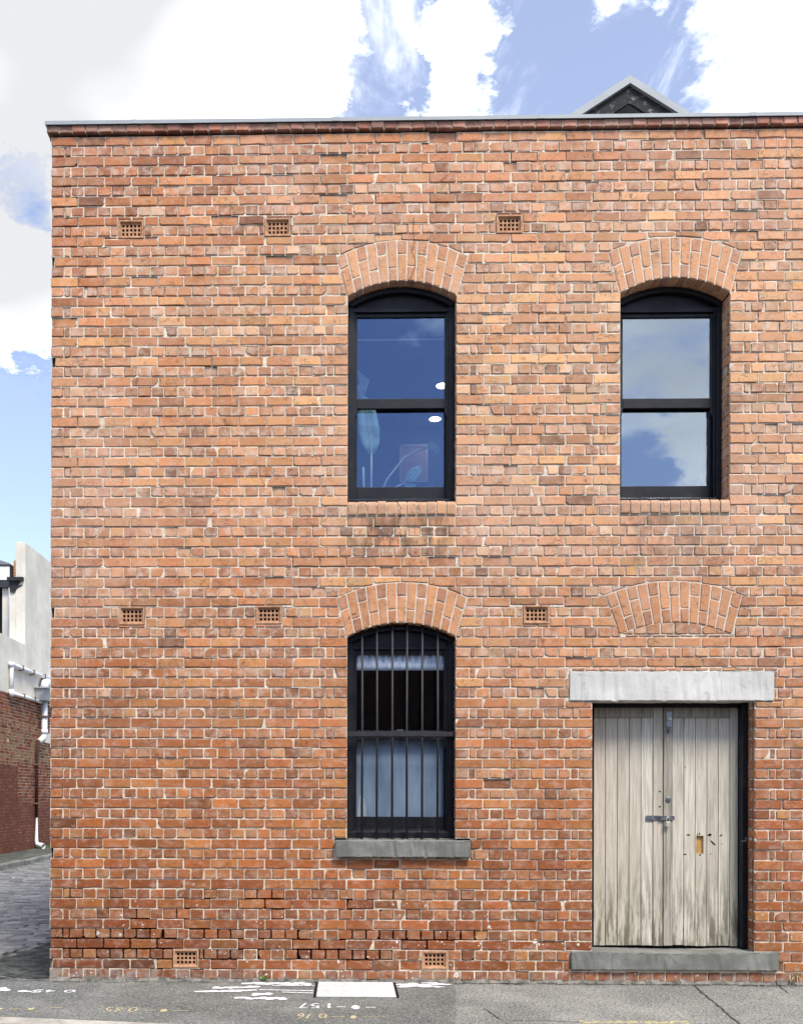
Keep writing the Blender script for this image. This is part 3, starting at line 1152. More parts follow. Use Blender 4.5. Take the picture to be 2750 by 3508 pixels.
# ---- windows
def make_window(wv, pb, gt, mh, ml, gb, glass, dy=0.0):
    x0, x1 = wv['x0'] + 0.004, wv['x1'] - 0.004
    xm = (x0 + x1) / 2
    zb = wv['zb'] - 0.03
    win = empty('window', (xm, 0.2, zb), bld)
    f = MB()
    J = 0.046
    f.box(x0, x0 + J, 0.135, 0.31, zb, wv['zs'])
    f.box(x1 - J, x1, 0.135, 0.31, zb, wv['zs'])
    f.box(x0 + J, x0 + J + 0.016, 0.16, 0.174, zb, pb)
    f.box(x1 - J - 0.016, x1 - J, 0.16, 0.174, zb, pb)
    f.box(x0 + J, x1 - J, 0.150, 0.30, gt + 0.036, pb)
    pa = arc_pts((x0, wv['zs'] - 0.003), (xm, wv['zc'] - 0.006), (x1, wv['zs'] - 0.003), 16)
    pi = arc_pts((x0 + 0.03, wv['zs'] - 0.036), (xm, wv['zc'] - 0.046), (x1 - 0.03, wv['zs'] - 0.036), 16)
    for i in range(16):
        f.prism([pi[i], pi[i + 1], pa[i + 1], pa[i]][::1], 0.112, 0.30)
    f.build('frame', M['black'], win, origin=(xm, 0.2, zb), fix=True)
    p = MB()
    pp = [(x0 + 0.03, pb + 0.001), (x1 - 0.03, pb + 0.001)] + [(q[0], q[1]) for q in pi[::-1]]
    p.prism(pp, 0.172, 0.20)
    p.build('arch_panel', M['black'], win, origin=(xm, 0.2, pb), fix=True)
    s0, s1 = x0 + J + 0.002, x1 - J - 0.002
    W = 0.034
    for nm, ya, top, bot, tr, br in (('upper_sash', 0.176, gt, mh, 0.033, mh - ml), ('lower_sash', 0.214, mh - 0.03, gb, 0.02, 0.112)):
        sa = MB()
        sa.box(s0, s0 + W, ya, ya + 0.034, bot - br, top + tr)
        sa.box(s1 - W, s1, ya, ya + 0.034, bot - br, top + tr)
        sa.box(s0 + W, s1 - W, ya + 0.001, ya + 0.034, top, top + tr)
        sa.box(s0 + W, s1 - W, ya + 0.001, ya + 0.034, bot - br, bot)
        if nm == 'upper_sash':
            for xa, sg in ((s0, 1), (s1, -1)):
                pr = [(xa, bot - br), (xa + sg * W, bot - br), (xa + sg * W, bot - br - 0.035), (xa + sg * W * 0.5, bot - br - 0.075), (xa, bot - br - 0.085)]
                sa.prism(pr if sg < 0 else pr[::-1], ya, ya + 0.034)
        so = sa.build(nm, M['black'], win, origin=(xm, ya, bot), bevel=0.003, fix=True)
        g = MB()
        g.box(s0 + W - 0.004, s1 - W + 0.004, ya + 0.016, ya + 0.020, bot - 0.004, top + 0.004)
        g.build('pane', glass, win, origin=(xm, ya, (bot + top) / 2))
    # sash lift catch
    cb = MB()
    cb.box(xm - 0.03, xm + 0.03, 0.222, 0.24, mh - 0.002, mh + 0.014)
    cb.build('sash_lock', M['galv'], win, origin=(xm, 0.23, mh))
    sl = MB()
    zt_ = gb - 0.108
    sl.extr_x([(0.128, zb - 0.005), (0.128, zt_ - 0.03), (0.14, zt_ - 0.022), (0.213, zt_ - 0.006), (0.213, zb - 0.005)], x0, x1)
    sl.box(x0 + 0.05, x1 - 0.05, 0.213, 0.30, zb, zt_ - 0.002)
    sl.build('sill', M['black'], win, origin=(xm, 0.1, zb), bevel=0.002, fix=True)
    win.location.y += dy
    return win


w1 = make_window(WINS[0], 6.055, 5.985, 5.249, 5.160, 4.462, M['glass_up'])
w2 = make_window(WINS[1], 6.066, 5.988, 5.257, 5.168, 4.476, M['glass_mirror'], 0.05)
w3 = make_window(WINS[2], 2.999, 2.941, 2.245, 2.160, 1.467, M['glass_low'])
tag(w1, 'black framed sash window with plant leaves behind the glass')
tag(w2, 'black framed sash window reflecting clouds')
tag(w3, 'barred black sash window above the stone sill')

# iron bars
for i in range(6):
    x = 2.772 + 0.1345 * i + R.gauss(0, 0.002)
    za = arc_pts((2.64, 3.07), (3.12, 3.193), (3.60, 3.07), 48)
    zt = min(za, key=lambda p: abs(p[0] - x))[1]
    b = MB()
    b.tube([(x, 0.062, 1.258), (x + R.gauss(0, 0.002), 0.062, 2.2), (x, 0.062, zt + 0.01)], 0.0102, 10)
    b.build('security_bar', M['bar'], w3, origin=(x, 0.062, 1.258), smooth=True)
b = MB()
b.box(2.634, 3.606, 0.046, 0.056, 2.186, 2.226)
b.build('cross_bar', M['bar'], w3, origin=(3.12, 0.05, 2.2), bevel=0.002)

# brick sills of the upper windows
for wv in WINS[:2]:
    sill = empty('brick_sill', ((wv['x0'] + wv['x1']) / 2, 0, wv['zb'] - 0.13), bld)
    n = 11
    pw_ = (wv['x1'] - wv['x0']) / n
    zt, z0 = wv['zb'], wv['zb'] - 0.128
    for i in range(n):
        xa, xb = wv['x0'] + i * pw_ + 0.005, wv['x0'] + (i + 1) * pw_ - 0.005
        dy = R.gauss(-0.010, 0.0025)
        dz = R.gauss(0, 0.002)
        pr = [(0.14, z0), (0.14, zt + 0.012), (0.045, zt + dz)]
        pr += [(dy + 0.045 - 0.045 * math.sin(t), zt - 0.045 + 0.045 * math.cos(t) + dz) for t in [math.pi / 2 * k / 5 for k in range(1, 6)]]
        pr += [(dy, z0 + R.uniform(0, 0.006))]
        mb = MB()
        base = zone(xa, zt)
        k = R.uniform(0.84, 1.0)
        mb.extr_x(pr, xa, xb, s2l(tone([v * k for v in base], zt), GAIN))
        mb.build('brick', M['brick'], sill, origin=((xa + xb) / 2, 0, z0), bevel=0.004, fix=True)
    mb = MB()
    mb.extr_x([(0.003, z0 - 0.004), (0.003, zt - 0.03), (0.03, zt - 0.006), (0.14, zt + 0.002), (0.14, z0 - 0.004)], wv['x0'] - 0.004, wv['x1'] + 0.004)
    mb.build('pointing', M['mortar'], sill, fix=True)


# ---- stone pieces
def stone_block(name, x0, x1, y0, y1, z0, z1, mat, dip=0.0, slope=0.0, parent=bld, nx=44):
    bm = bmesh.new()
    bmesh.ops.create_cube(bm, size=1)
    for v in bm.verts:
        v.co = Vector((x0 + (v.co.x + 0.5) * (x1 - x0), y0 + (v.co.y + 0.5) * (y1 - y0), z0 + (v.co.z + 0.5) * (z1 - z0)))
    bmesh.ops.subdivide_edges(bm, edges=[e for e in bm.edges if abs(e.verts[0].co.x - e.verts[1].co.x) > 0.1], cuts=nx, use_grid_fill=True)
    bmesh.ops.bevel(bm, geom=[e for e in bm.edges if len(e.link_faces) == 2 and e.calc_face_angle(0) > 0.8], offset=0.006, segments=2, affect='EDGES')
    rr = random.Random(int(x0 * 100))
    for v in bm.verts:
        tz = (v.co.z - z0) / (z1 - z0)
        if tz > 0.7:
            u = (v.co.x - x0) / (x1 - x0)
            v.co.z -= dip * math.sin(math.pi * min(1, max(0, u))) ** 2
            if slope:
                v.co.z -= slope * (y1 - v.co.y) / (y1 - y0)
        v.co.y += rr.gauss(0, 0.0014) + (abs(rr.gauss(0, 0.004)) if v.co.y < y0 + 0.012 and rr.random() < 0.25 else 0)
        v.co.z += rr.gauss(0, 0.0016)
    me = bpy.data.meshes.new(name)
    c = ((x0 + x1) / 2, 0, z0)
    bmesh.ops.translate(bm, verts=bm.verts, vec=(-c[0], -c[1], -c[2]))
    bm.to_mesh(me)
    bm.free()
    me.materials.append(mat)
    o = bpy.data.objects.new(name, me)
    C.objects.link(o)
    o.parent = parent
    o.location = Vector(c) - parent.location
    return o


stone_block('door_lintel', 4.601, 6.386, -0.014, 0.215, 2.497, 2.757, M['lintel'])
stone_block('door_step', 4.613, 6.421, -0.035, 0.50, 0.129, 0.288, M['bluestone'], dip=0.014)
stone_block('window_sill', 2.534, 3.727, -0.060, 0.138, 1.115, 1.275, M['bluestone'], slope=0.018)

# mortar bed under the step
mb = MB()
mb.box(4.60, 6.43, 0.004, 0.05, 0.100, 0.130)
mb.build('step_bedding', M['mortar_arch'], bld)

# ---- terracotta air vents
vgrid = None
for vx, vz in VENTS:
    v = empty('air_vent', (vx, 0, vz), bld)
    o, i_, g = (0.114, 0.080), (0.100, 0.066), (0.088, 0.055)
    fr = MB()
    rings = [(o, 0.05), (o, -0.004), (i_, -0.004), (g, 0.022), (g, 0.04)]
    vs = []
    for (hw, hh), y in rings:
        vs += [(vx - hw, y, vz - hh), (vx + hw, y, vz - hh), (vx + hw, y, vz + hh), (vx - hw, y, vz + hh)]
    fs = []
    for r_ in range(4):
        for k in range(4):
            fs.append((r_ * 4 + k, r_ * 4 + (k + 1) % 4, r_ * 4 + 4 + (k + 1) % 4, r_ * 4 + 4 + k))
    fr.add(vs, fs)
    fr.build('vent_frame', M['terracotta'], v, origin=(vx, 0, vz), bevel=0.002)
    gr = MB()
    for k in range(6):
        x = vx - 0.088 + 0.0352 * k
        gr.box(x - 0.0065, x + 0.0065, 0.016, 0.045, vz - 0.0545, vz + 0.0545)
    for k in range(4):
        z = vz - 0.055 + 0.0367 * k
        gr.box(vx - 0.0875, vx + 0.0875, 0.0175, 0.044, z - 0.006, z + 0.006)
    gr.build('grille', M['terracotta'], v, origin=(vx, 0, vz))
    bk = MB()
    bk.box(vx - 0.11, vx + 0.11, 0.11, 0.12, vz - 0.075, vz + 0.075)
    bk.build('vent_back', M['hole'], v, origin=(vx, 0, vz))

# ---- cornice course and coping
cor = empty('cornice', (0, 0, 7.545), bld)
x = -0.042
while x < XR:
    xb = x + 0.12 + R.gauss(0, 0.003)
    q = inset(rect(x, xb, 7.545, 7.616), 0.005)
    vs, fs = brick_geo(q, -0.032 + R.gauss(0, 0.003), 0.16, rough=0.5)
    kk = R.uniform(0.8, 1.08)
    zc1 = zone(x, 7.0)
    gm = R.uniform(0, 0.45)
    col = [kk * (c * (1 - gm) + 130 * gm) for c in zc1]
    mb = MB()
    mb.add(vs, fs, s2l(col, GAIN))
    mb.build('brick', M['brick'], cor, origin=(x + 0.06, 0, 7.58))
    x = xb
y = 0.07
while y < 6.9:                                     # return along the lane
    q = inset(rect(-y - 0.24, -y, 7.545, 7.616), 0.005)
    vs, fs = brick_geo(q, -0.032, 0.12, fine=False)
    mb = MB()
    mb.add(side_xf(vs), fs, s2l([c * R.uniform(0.6, 0.9) for c in zone(0, 7.4)], GAIN))
    mb.build('brick', M['brick'], cor, origin=(-0.05, y + 0.12, 7.58))
    y += 0.24
mb = MB()
mb.box(-0.034, XR, -0.022, 0.30, 7.553, 7.610)
mb.build('cornice_bed', M['mortar'], cor)
cp = MB()
cp.extr_x([(-0.050, 7.608), (-0.050, 7.640), (0.36, 7.655), (0.36, 7.602), (0.355, 7.6165), (-0.044, 7.6165)], -0.050, XR)
cp.extr_x([(-0.0525, 7.609), (-0.0525, 7.642), (0.362, 7.657), (0.36, 7.640), (-0.046, 7.630)], 2.50, 2.56)
for jx in (0.72, 4.31, 6.15):
    cp.extr_x([(-0.0518, 7.6085), (-0.0518, 7.6415), (0.3615, 7.6565), (0.36, 7.640), (-0.046, 7.630)], jx, jx + 0.05)
coping = cp.build('coping', M['coping'], bld, fix=True)
cs = MB()
cs.box(-0.0535, 0.30, 0.30, 7.0, 7.618, 7.646)
cs.build('side_coping', M['coping'], bld)

# ---- roof gable behind the parapet
M['barge'] = None
t = NT('flaking_dark_bargeboard')
c = t.mix(t.ramp(t.noise(8, 7, 0.72, stretch=(1.2, 1, 2.0)), 0.54, 0.68), (0.022, 0.023, 0.024), (0.26, 0.27, 0.27))
t.bump(t.noise(30, 5), 0.4)
M['barge'] = t.fin(c, 0.85)
gx, gz, gy = 5.551, 9.108, 1.5
sl_ = 0.64
HWD = 3.0
gable = empty('roof_gable', (gx, gy, 7.16), bld)


def gab(z_top, thick, y0, y1, name, mat, hw=HWD):
    for sg in (-1, 1):
        m = MB()
        p = [(gx, z_top - thick), (gx + sg * hw, z_top - thick - sl_ * hw), (gx + sg * hw, z_top - sl_ * hw), (gx, z_top)]
        m.prism(p if sg > 0 else p[::-1], y0, y1)
        m.build(name, mat, gable, origin=(gx, gy, 7.16), fix=True)


gab(gz, 0.082, gy - 0.04, gy + 4.5, 'roof_slope', M['coping'])
gab(gz - 0.0825, 0.178, gy, gy + 0.03, 'bargeboard', M['barge'])
m = MB()
m.prism([(gx - 2.4, 7.16), (gx + 2.4, 7.16), (gx, gz - 0.2)], gy + 0.35, gy + 0.4)
m.build('gable_wall', M['core'], gable, origin=(gx, gy, 7.16))
# ---- the timber double door
DY = 0.245


def plank(mb_parent, x0, x1, z0, z1, y=DY, mat=None, cutouts=None, th=0.024):
    m = MB()
    if cutouts:
        a0, a1, c0, c1 = cutouts
        m.box(x0, x1, y, y + th, z0, c0)
        m.box(x0, x1, y, y + th, c1, z1)
        if a0 - x0 > 0.002:
            m.box(x0, a0, y, y + th, c0, c1)
        if x1 - a1 > 0.002:
            m.box(a1, x1, y, y + th, c0, c1)
        return m.build('plank', mat or M['wood'], mb_parent, origin=((x0 + x1) / 2, y, z0), fix=True)
    m.box(x0, x1, y, y + th, z0, z1)
    return m.build('plank', mat or M['wood'], mb_parent, origin=((x0 + x1) / 2, y, z0), bevel=0.0035)


ZD0, ZD1 = 0.300, 2.461
leafL = empty('door_leaf', (4.873, DY, ZD0), bld)
for i in range(5):
    plank(leafL, 4.876 + 0.1066 * i + 0.0022, 4.876 + 0.1066 * (i + 1) - 0.0022, ZD0 + R.uniform(0, 0.006), 2.366)
m = MB()
m.box(4.876, 5.409, DY - 0.010, DY + 0.024, 2.368, ZD1)
m.build('top_rail', M['wood_dark'], leafL, origin=(5.1, DY, 2.37), bevel=0.004)
m = MB()
m.box(5.411, 5.496, DY - 0.006, DY + 0.024, ZD0, ZD1)
m.build('stile', M['wood'], leafL, origin=(5.45, DY, ZD0), bevel=0.004)
leafR = empty('door_leaf', (5.50, DY, ZD0), bld)
m = MB()
m.box(5.502, 5.583, DY - 0.016, DY + 0.024, ZD0 + 0.004, ZD1)
m.build('cover_strip', M['wood_dark'], leafR, origin=(5.54, DY, ZD0), bevel=0.005)
for i in range(5):
    a = 5.585 + 0.1032 * i
    plank(leafR, a + 0.0022, a + 0.1032 - 0.0022, ZD0 + R.uniform(0, 0.012), 2.366,
          cutouts=(5.800, 5.866, 1.137, 1.300) if i == 2 else None)
m = MB()
m.box(5.585, 6.100, DY - 0.010, DY + 0.024, 2.368, ZD1)
m.build('top_rail', M['wood_dark'], leafR, origin=(5.85, DY, 2.37), bevel=0.004)
m = MB()
m.box(6.102, 6.172, DY - 0.004, DY + 0.024, ZD0, ZD1)
m.build('stile', M['wood'], leafR, origin=(6.13, DY, ZD0), bevel=0.004)
m = MB()
m.box(5.78, 5.89, DY + 0.0245, DY + 0.032, 1.12, 1.32)
m.build('slot_backing', M['amber'], leafR, origin=(5.83, DY, 1.2))
m = MB()
m.box(4.79, 6.24, DY + 0.033, DY + 0.045, 0.28, 2.50)
m.build('door_backing', M['hole'], bld, origin=(5.5, DY, 0.28))
fr = MB()
fr.box(6.174, 6.222, 0.150, 0.275, 0.288, 2.494)
fr.box(4.804, 4.870, 0.246, 0.275, 0.288, 2.494)
fr.box(4.872, 6.172, 0.2, 0.275, 2.464, 2.4935)
fr.build('door_frame', M['black'], bld, origin=(5.5, 0.2, 0.288), bevel=0.003)
# fittings
m = MB()
m.box(5.518, 5.566, DY - 0.040, DY - 0.016, 2.283, 2.423)
m.build('lock_case', M['galv'], leafR, origin=(5.54, DY, 2.35), bevel=0.003)
m = MB()
m.tube([(5.545, DY - 0.041, 2.358), (5.545, DY - 0.056, 2.358), (5.545, DY - 0.060, 2.358)], [0.019, 0.017, 0.012], 16)
m.build('lock_knob', M['brass'], leafR, origin=(5.545, DY, 2.358))
m = MB()
m.box(5.534, 5.553, DY - 0.03, DY - 0.016, 2.232, 2.268)
m.tube([(5.543, DY - 0.03, 2.246), (5.543, DY - 0.045, 2.246)], 0.008, 10)
m.build('bolt_end', M['old_steel'], leafR, origin=(5.54, DY, 2.25))
m = MB()
m.tube([(5.543, DY - 0.016, 1.63), (5.543, DY - 0.026, 1.63), (5.543, DY - 0.028, 1.63)], [0.023, 0.023, 0.018], 20)
m.tube([(5.543, DY - 0.028, 1.63), (5.543, DY - 0.032, 1.63)], [0.012, 0.010], 14)
m.build('lock_cylinder', M['old_steel'], leafR, origin=(5.543, DY, 1.63))
m = MB()
m.box(5.346, 5.470, DY - 0.012, DY - 0.0062, 1.437, 1.482)
m.box(5.470, 5.596, DY - 0.026, DY - 0.019, 1.441, 1.478)
m.box(5.462, 5.476, DY - 0.026, DY - 0.008, 1.440, 1.480)
for q in ((5.365, 1.46), (5.405, 1.45), (5.445, 1.465)):
    m.tube([(q[0], DY - 0.012, q[1]), (q[0], DY - 0.017, q[1])], [0.009, 0.006], 10)
m.tube([(5.548, DY - 0.02, 1.452), (5.548, DY - 0.048, 1.452), (5.548, DY - 0.048, 1.470), (5.548, DY - 0.02, 1.470)], 0.004, 8)
m.build('hasp', M['old_steel'], leafL, origin=(5.45, DY, 1.46), fix=True)
hl = MB()
for (hx, hz, rx, rz) in ((5.470, 1.700, .008, .008), (5.470, 1.562, .008, .008)):
    hl.prism([(hx + rx * math.cos(a * math.pi / 6), hz + rz * math.sin(a * math.pi / 6)) for a in range(12)], DY - 0.0075, DY)
hl.build('bolt_hole', M['hole'], leafL, origin=(5.47, DY, 1.6))
for (hx, hz, rx, rz, an) in ((5.730, 1.307, .016, .008, 0), (5.919, 1.308, .020, .010, 0.1), (5.951, 1.234, .034, .008, -0.8), (6.022, 1.303, .015, .006, 0.5),
                             (5.70, 1.132, .015, .006, 0.1), (5.93, 1.135, .008, .004, 0.2), (5.70, 1.92, .004, .008, -0.3), (6.03, 1.225, .006, .004, 0),
                             (5.83, 1.318, .005, .010, 0), (5.81, 1.312, .004, .008, 0), (5.835, 1.127, .007, .010, 0)):
    hm = MB()
    pts = []
    for a in range(12):
        px_, pz_ = rx * math.cos(a * math.pi / 6) * R.uniform(0.8, 1.15), rz * math.sin(a * math.pi / 6) * R.uniform(0.8, 1.15)
        pts.append((hx + px_ * math.cos(an) - pz_ * math.sin(an), hz + px_ * math.sin(an) + pz_ * math.cos(an)))
    hm.prism(pts, DY - 0.0012, DY + 0.001)
    hm.build('bolt_hole', M['hole'], leafR, origin=(hx, DY, hz))

pad = empty('padlock', (5.531, DY - 0.045, 1.385))
tag(pad, 'small silver padlock hanging from the hasp on the timber door', 'padlock')
m = MB()
m.box(5.512, 5.548, DY - 0.056, DY - 0.036, 1.385, 1.428)
m.build('body', M['brass'], pad, origin=(5.53, DY - 0.045, 1.385), bevel=0.003)
m = MB()
m.tube([(5.519, DY - 0.045, 1.426), (5.519, DY - 0.045, 1.455), (5.524, DY - 0.045, 1.466), (5.533, DY - 0.045, 1.470), (5.541, DY - 0.045, 1.466), (5.545, DY - 0.045, 1.455), (5.545, DY - 0.045, 1.426)], 0.0042, 8)
m.build('shackle', M['brass'], pad, origin=(5.53, DY - 0.045, 1.43), smooth=True)


# ---- rooms behind the windows
def room(x0, x1, y1, z0, z1, wv, mat, name='room'):
    m = MB()
    y0 = 0.325
    hx0, hx1, hz0, hz1 = wv['x0'], wv['x1'], wv['zb'] - 0.03, wv['zc'] + 0.02
    m.quad((x0, y1, z0), (x1, y1, z0), (x1, y1, z1), (x0, y1, z1))
    m.quad((x0, y0, z0), (x0, y1, z0), (x0, y1, z1), (x0, y0, z1))
    m.quad((x1, y0, z0), (x1, y1, z0), (x1, y1, z1), (x1, y0, z1))
    m.quad((x0, y0, z0), (x1, y0, z0), (x1, y1, z0), (x0, y1, z0))
    m.quad((x0, y0, z1), (x1, y0, z1), (x1, y1, z1), (x0, y1, z1))
    for a, b, c_, d in ((x0, hx0, z0, z1), (hx1, x1, z0, z1), (hx0, hx1, z0, hz0), (hx0, hx1, hz1, z1)):
        m.quad((a, y0, c_), (b, y0, c_), (b, y0, d), (a, y0, d))
    return m.build(name, mat, bld)


room(1.2, 4.4, 5.0, 3.75, 6.80, WINS[0], M['room'])
room(4.45, 7.4, 4.5, 3.75, 6.80, WINS[1], M['room_dark'])
room(1.2, 4.4, 4.0, 0.2, 3.60, WINS[2], M['room_dark'])

# ceiling downlights
tl = NT('lit_lamp')
tl.b.inputs['Base Color'].default_value = (1, 1, 1, 1)
tl.b.inputs['Emission Color'].default_value = (1.0, 0.93, 0.82, 1)
tl.b.inputs['Emission Strength'].default_value = 6.0
M['lamp'] = tl.m
M['white'] = mat_simple('white_paint', (0.75, 0.75, 0.74), 0.6, 0.04)
for (lx, ly, lab) in ((3.827, 3.517, 'round ceiling downlight nearer the upper window with the plant'), (3.834, 4.58, 'round ceiling downlight deeper in the upper room with the plant')):
    d = empty('ceiling_light', (lx, ly, 6.79))
    tag(d, lab, 'ceiling light')
    m = MB()
    m.tube([(lx, ly, 6.798), (lx, ly, 6.785)], 0.085, 20)
    m.build('trim', M['white'], d, origin=(lx, ly, 6.79))
    m = MB()
    m.tube([(lx, ly, 6.7849), (lx, ly, 6.778)], 0.072, 20)
    m.build('diffuser', M['lamp'], d, origin=(lx, ly, 6.78))

M['leaf'] = mat_simple('large_leaf', (0.24, 0.42, 0.38), 0.45, 0.25, 14, 0.5)
M['stalk'] = mat_simple('pale_stalk', (0.42, 0.50, 0.42), 0.5, 0.15)
M['pot'] = mat_simple('grey_pot', (0.3, 0.3, 0.3), 0.7)
pl = empty('potted_plant', (2.85, 0.75, 3.76))
tag(pl, 'large-leaved indoor plant behind the upper sash window glass', 'plant')


def leaf(pts, wid, name='leaf'):
    """a paddle leaf along a spine; widths across in x-ish direction"""
    m = MB()
    vs, fs = [], []
    n = len(pts)
    for i, p in enumerate(pts):
        p = Vector(p)
        tdir = (Vector(pts[min(i + 1, n - 1)]) - Vector(pts[max(i - 1, 0)])).normalized()
        sd = tdir.cross(Vector((0, 1, 0)))
        if sd.length < 0.1:
            sd = Vector((1, 0, 0))
        sd.normalize()
        for k, u in enumerate((-1, -0.5, 0, 0.5, 1)):
            q = p + sd * wid[i] * u + Vector((0, 1, 0)) * (-0.25 * wid[i] * abs(u) + R.gauss(0, 0.002))
            vs.append(tuple(q))
    for i in range(n - 1):
        for k in range(4):
            fs.append((i * 5 + k, i * 5 + k + 1, i * 5 + 6 + k, i * 5 + 5 + k))
    m.add(vs, fs)
    o = m.build(name, M['leaf'], pl, origin=tuple(pts[0]), smooth=True)
    md = o.modifiers.new('solid', 'SOLIDIFY')
    md.thickness = 0.002
    m2 = MB()
    m2.tube([(p[0], p[1] - 0.004, p[2]) for p in pts], [0.007] * (n - 1) + [0.002], 6)
    m2.build('midrib', M['stalk'], o, origin=tuple(pts[0]))


def stalk(pts, r=0.010):
    m = MB()
    m.tube(pts, r, 8)
    m.build('stalk', M['stalk'], pl, origin=tuple(pts[0]), smooth=True)


PY = 0.62
stalk([(2.86, PY, 4.10), (2.865, PY, 4.45), (2.868, PY, 4.93)])
leaf([(2.868, PY, 4.90), (2.86, PY, 5.00), (2.845, PY, 5.12), (2.825, PY, 5.28), (2.80, PY, 5.40), (2.78, PY, 5.47)], [0.03, 0.085, 0.10, 0.09, 0.06, 0.01])
stalk([(2.88, PY + .03, 4.10), (2.92, PY + .03, 4.45), (3.02, PY + .03, 4.68), (3.18, PY + .03, 4.88), (3.34, PY + .03, 4.965), (3.40, PY + .03, 4.97)])
leaf([(3.40, PY, 4.97), (3.44, PY, 4.985), (3.48, PY, 4.955), (3.51, PY, 4.88)], [0.02, 0.035, 0.03, 0.004])
stalk([(2.90, PY + .06, 4.10), (2.99, PY + .06, 4.48), (3.08, PY + .06, 4.60), (3.19, PY + .06, 4.65)])
leaf([(3.19, PY, 4.65), (3.25, PY, 4.68), (3.30, PY, 4.74), (3.34, PY, 4.79)], [0.02, 0.06, 0.05, 0.01])
leaf([(3.19, PY + .02, 4.65), (3.24, PY + .02, 4.59), (3.29, PY + .02, 4.52), (3.32, PY + .02, 4.45)], [0.015, 0.05, 0.05, 0.01])
stalk([(2.82, PY, 4.10), (2.795, PY, 4.50), (2.79, PY, 4.78)], 0.012)
leaf([(2.76, PY + .1, 5.45), (2.77, PY + .1, 5.56), (2.80, PY + .1, 5.64), (2.74, PY + .1, 5.74)], [0.03, 0.05, 0.05, 0.01])
m = MB()
m.tube([(2.87, 0.68, 3.76), (2.87, 0.68, 4.08), (2.87, 0.68, 4.10)], [0.13, 0.17, 0.16], 20)
m.build('pot', M['pot'], pl, origin=(2.87, 0.68, 3.76))

pic = empty('wall_picture', (3.58, 4.96, 6.08))
tag(pic, 'pale pink framed picture on the far wall behind the upper window plant', 'picture')
M['pink'] = mat_simple('pale_pink_print', (0.62, 0.50, 0.47), 0.6, 0.1, 3)
m = MB()
m.box(3.40, 3.74, 4.972, 4.99, 6.08, 6.55)
m.build('print', M['pink'], pic, origin=(3.58, 4.96, 6.3))
m = MB()
m.box(3.37, 3.40, 4.96, 4.995, 6.05, 6.58)
m.box(3.74, 3.77, 4.96, 4.995, 6.05, 6.58)
m.box(3.40, 3.74, 4.96, 4.995, 6.55, 6.58)
m.box(3.40, 3.74, 4.96, 4.995, 6.05, 6.08)
m.build('picture_frame', M['white'], pic, origin=(3.58, 4.96, 6.3))

# blind rail across the upper panes
rl = MB()
rl.tube([(2.3, 0.45, 5.905), (3.95, 0.45, 5.915)], 0.006, 8)
rail = rl.build('blind_rail', M['white'], None, origin=(3.12, 0.45, 5.91))
tag(rail, 'thin white blind rail behind the upper pane of the plant window', 'rail')

# pelmet of the lower window and a translucent screen behind the lower sash
M['cloth'] = mat_simple('white_cloth', (0.86, 0.87, 0.89), 0.85, 0.04)
m = MB()
n = 90
vs, fs = [], []
for i in range(n + 1):
    x = 2.70 + 0.84 * i / n
    yy = 0.226 + 0.009 * math.sin(i * 0.95) + 0.005 * math.sin(i * 2.3)
    vs += [(x, yy, 3.02), (x, yy, 2.860), (x, 0.214, 2.852), (x, 0.214, 2.795)]
for i in range(n):
    for k in range(3):
        fs.append((i * 4 + k, i * 4 + 4 + k, i * 4 + 5 + k, i * 4 + 1 + k))
m.add(vs, fs)
pel = m.build('window_pelmet', M['cloth'], None, origin=(3.12, 0.226, 3.02), smooth=True)
md = pel.modifiers.new('solid', 'SOLIDIFY')
md.thickness = 0.003
tag(pel, 'white gathered cloth pelmet behind the top of the barred window', 'curtain')
t = NT('pale_blue_screen')
c = t.mix(t.ramp(t.noise(3, 4, 0.6, stretch=(2, 1, 0.5)), 0.3, 0.7), (0.30, 0.36, 0.41), (0.50, 0.56, 0.61))
M['screen'] = t.fin(c, 0.8)
m = MB()
m.box(2.66, 3.58, 0.270, 0.276, 1.25, 2.21)
scr = m.build('privacy_screen', M['screen'], None, origin=(3.12, 0.27, 1.25))
tag(scr, 'pale blue privacy screen behind the lower sash of the barred window', 'screen')
pp = MB()
pp.prism([(2.73, 1.46), (2.82, 1.47), (2.80, 1.63), (2.755, 1.66)], 0.262, 0.266)
pap = pp.build('paper_sheet', M['white'], None, origin=(2.77, 0.264, 1.46))
tag(pap, 'scrap of white paper leaning on the barred window glass', 'paper')


# ------------------------------------------------------------------ ground, pavement, lane, road
def make_asphalt(name, c0, c1, agg, gscale, light):
    t = NT(name)
    x, y, z = t.xyz()
    f = t.noise(2.2, 6, 0.65)
    c = t.mix(t.ramp(f, 0.35, 0.68), c0, c1)
    c = t.mix(t.ramp(t.noise(0.9, 5, 0.6, off=(4, 4, 0)), 0.45, 0.62, 0, 0.45), c, tuple(v_ * 0.55 for v_ in c0))
    v = t.vor(gscale)
    g = t.noise(gscale * 1.4, 3, 0.7)
    c = t.mix(t.ramp(g, 0.48, 0.72, 0, agg), c, light)
    c = t.mix(t.ramp(t.noise(gscale * 0.8, 3, 0.7, off=(3, 3, 3)), 0.50, 0.68, 0, 0.75), c, (0.035, 0.037, 0.035))
    # grime gathered along the foot of the wall
    gr = t.math('MULTIPLY', t.ramp(t.math('ADD', y, t.math('MULTIPLY', t.noise(5, 5, 0.7), 0.22)), 0.0, 0.10), t.ramp(t.noise(7, 5, 0.7, off=(8, 1, 0)), 0.38, 0.6))
    c = t.mix(t.math('MULTIPLY', gr, 0.92), c, (0.02, 0.022, 0.018))
    t.bump(t.math('ADD', g, t.math('MULTIPLY', v['Distance'], 0.6)), 0.8, 0.006)
    return t, c


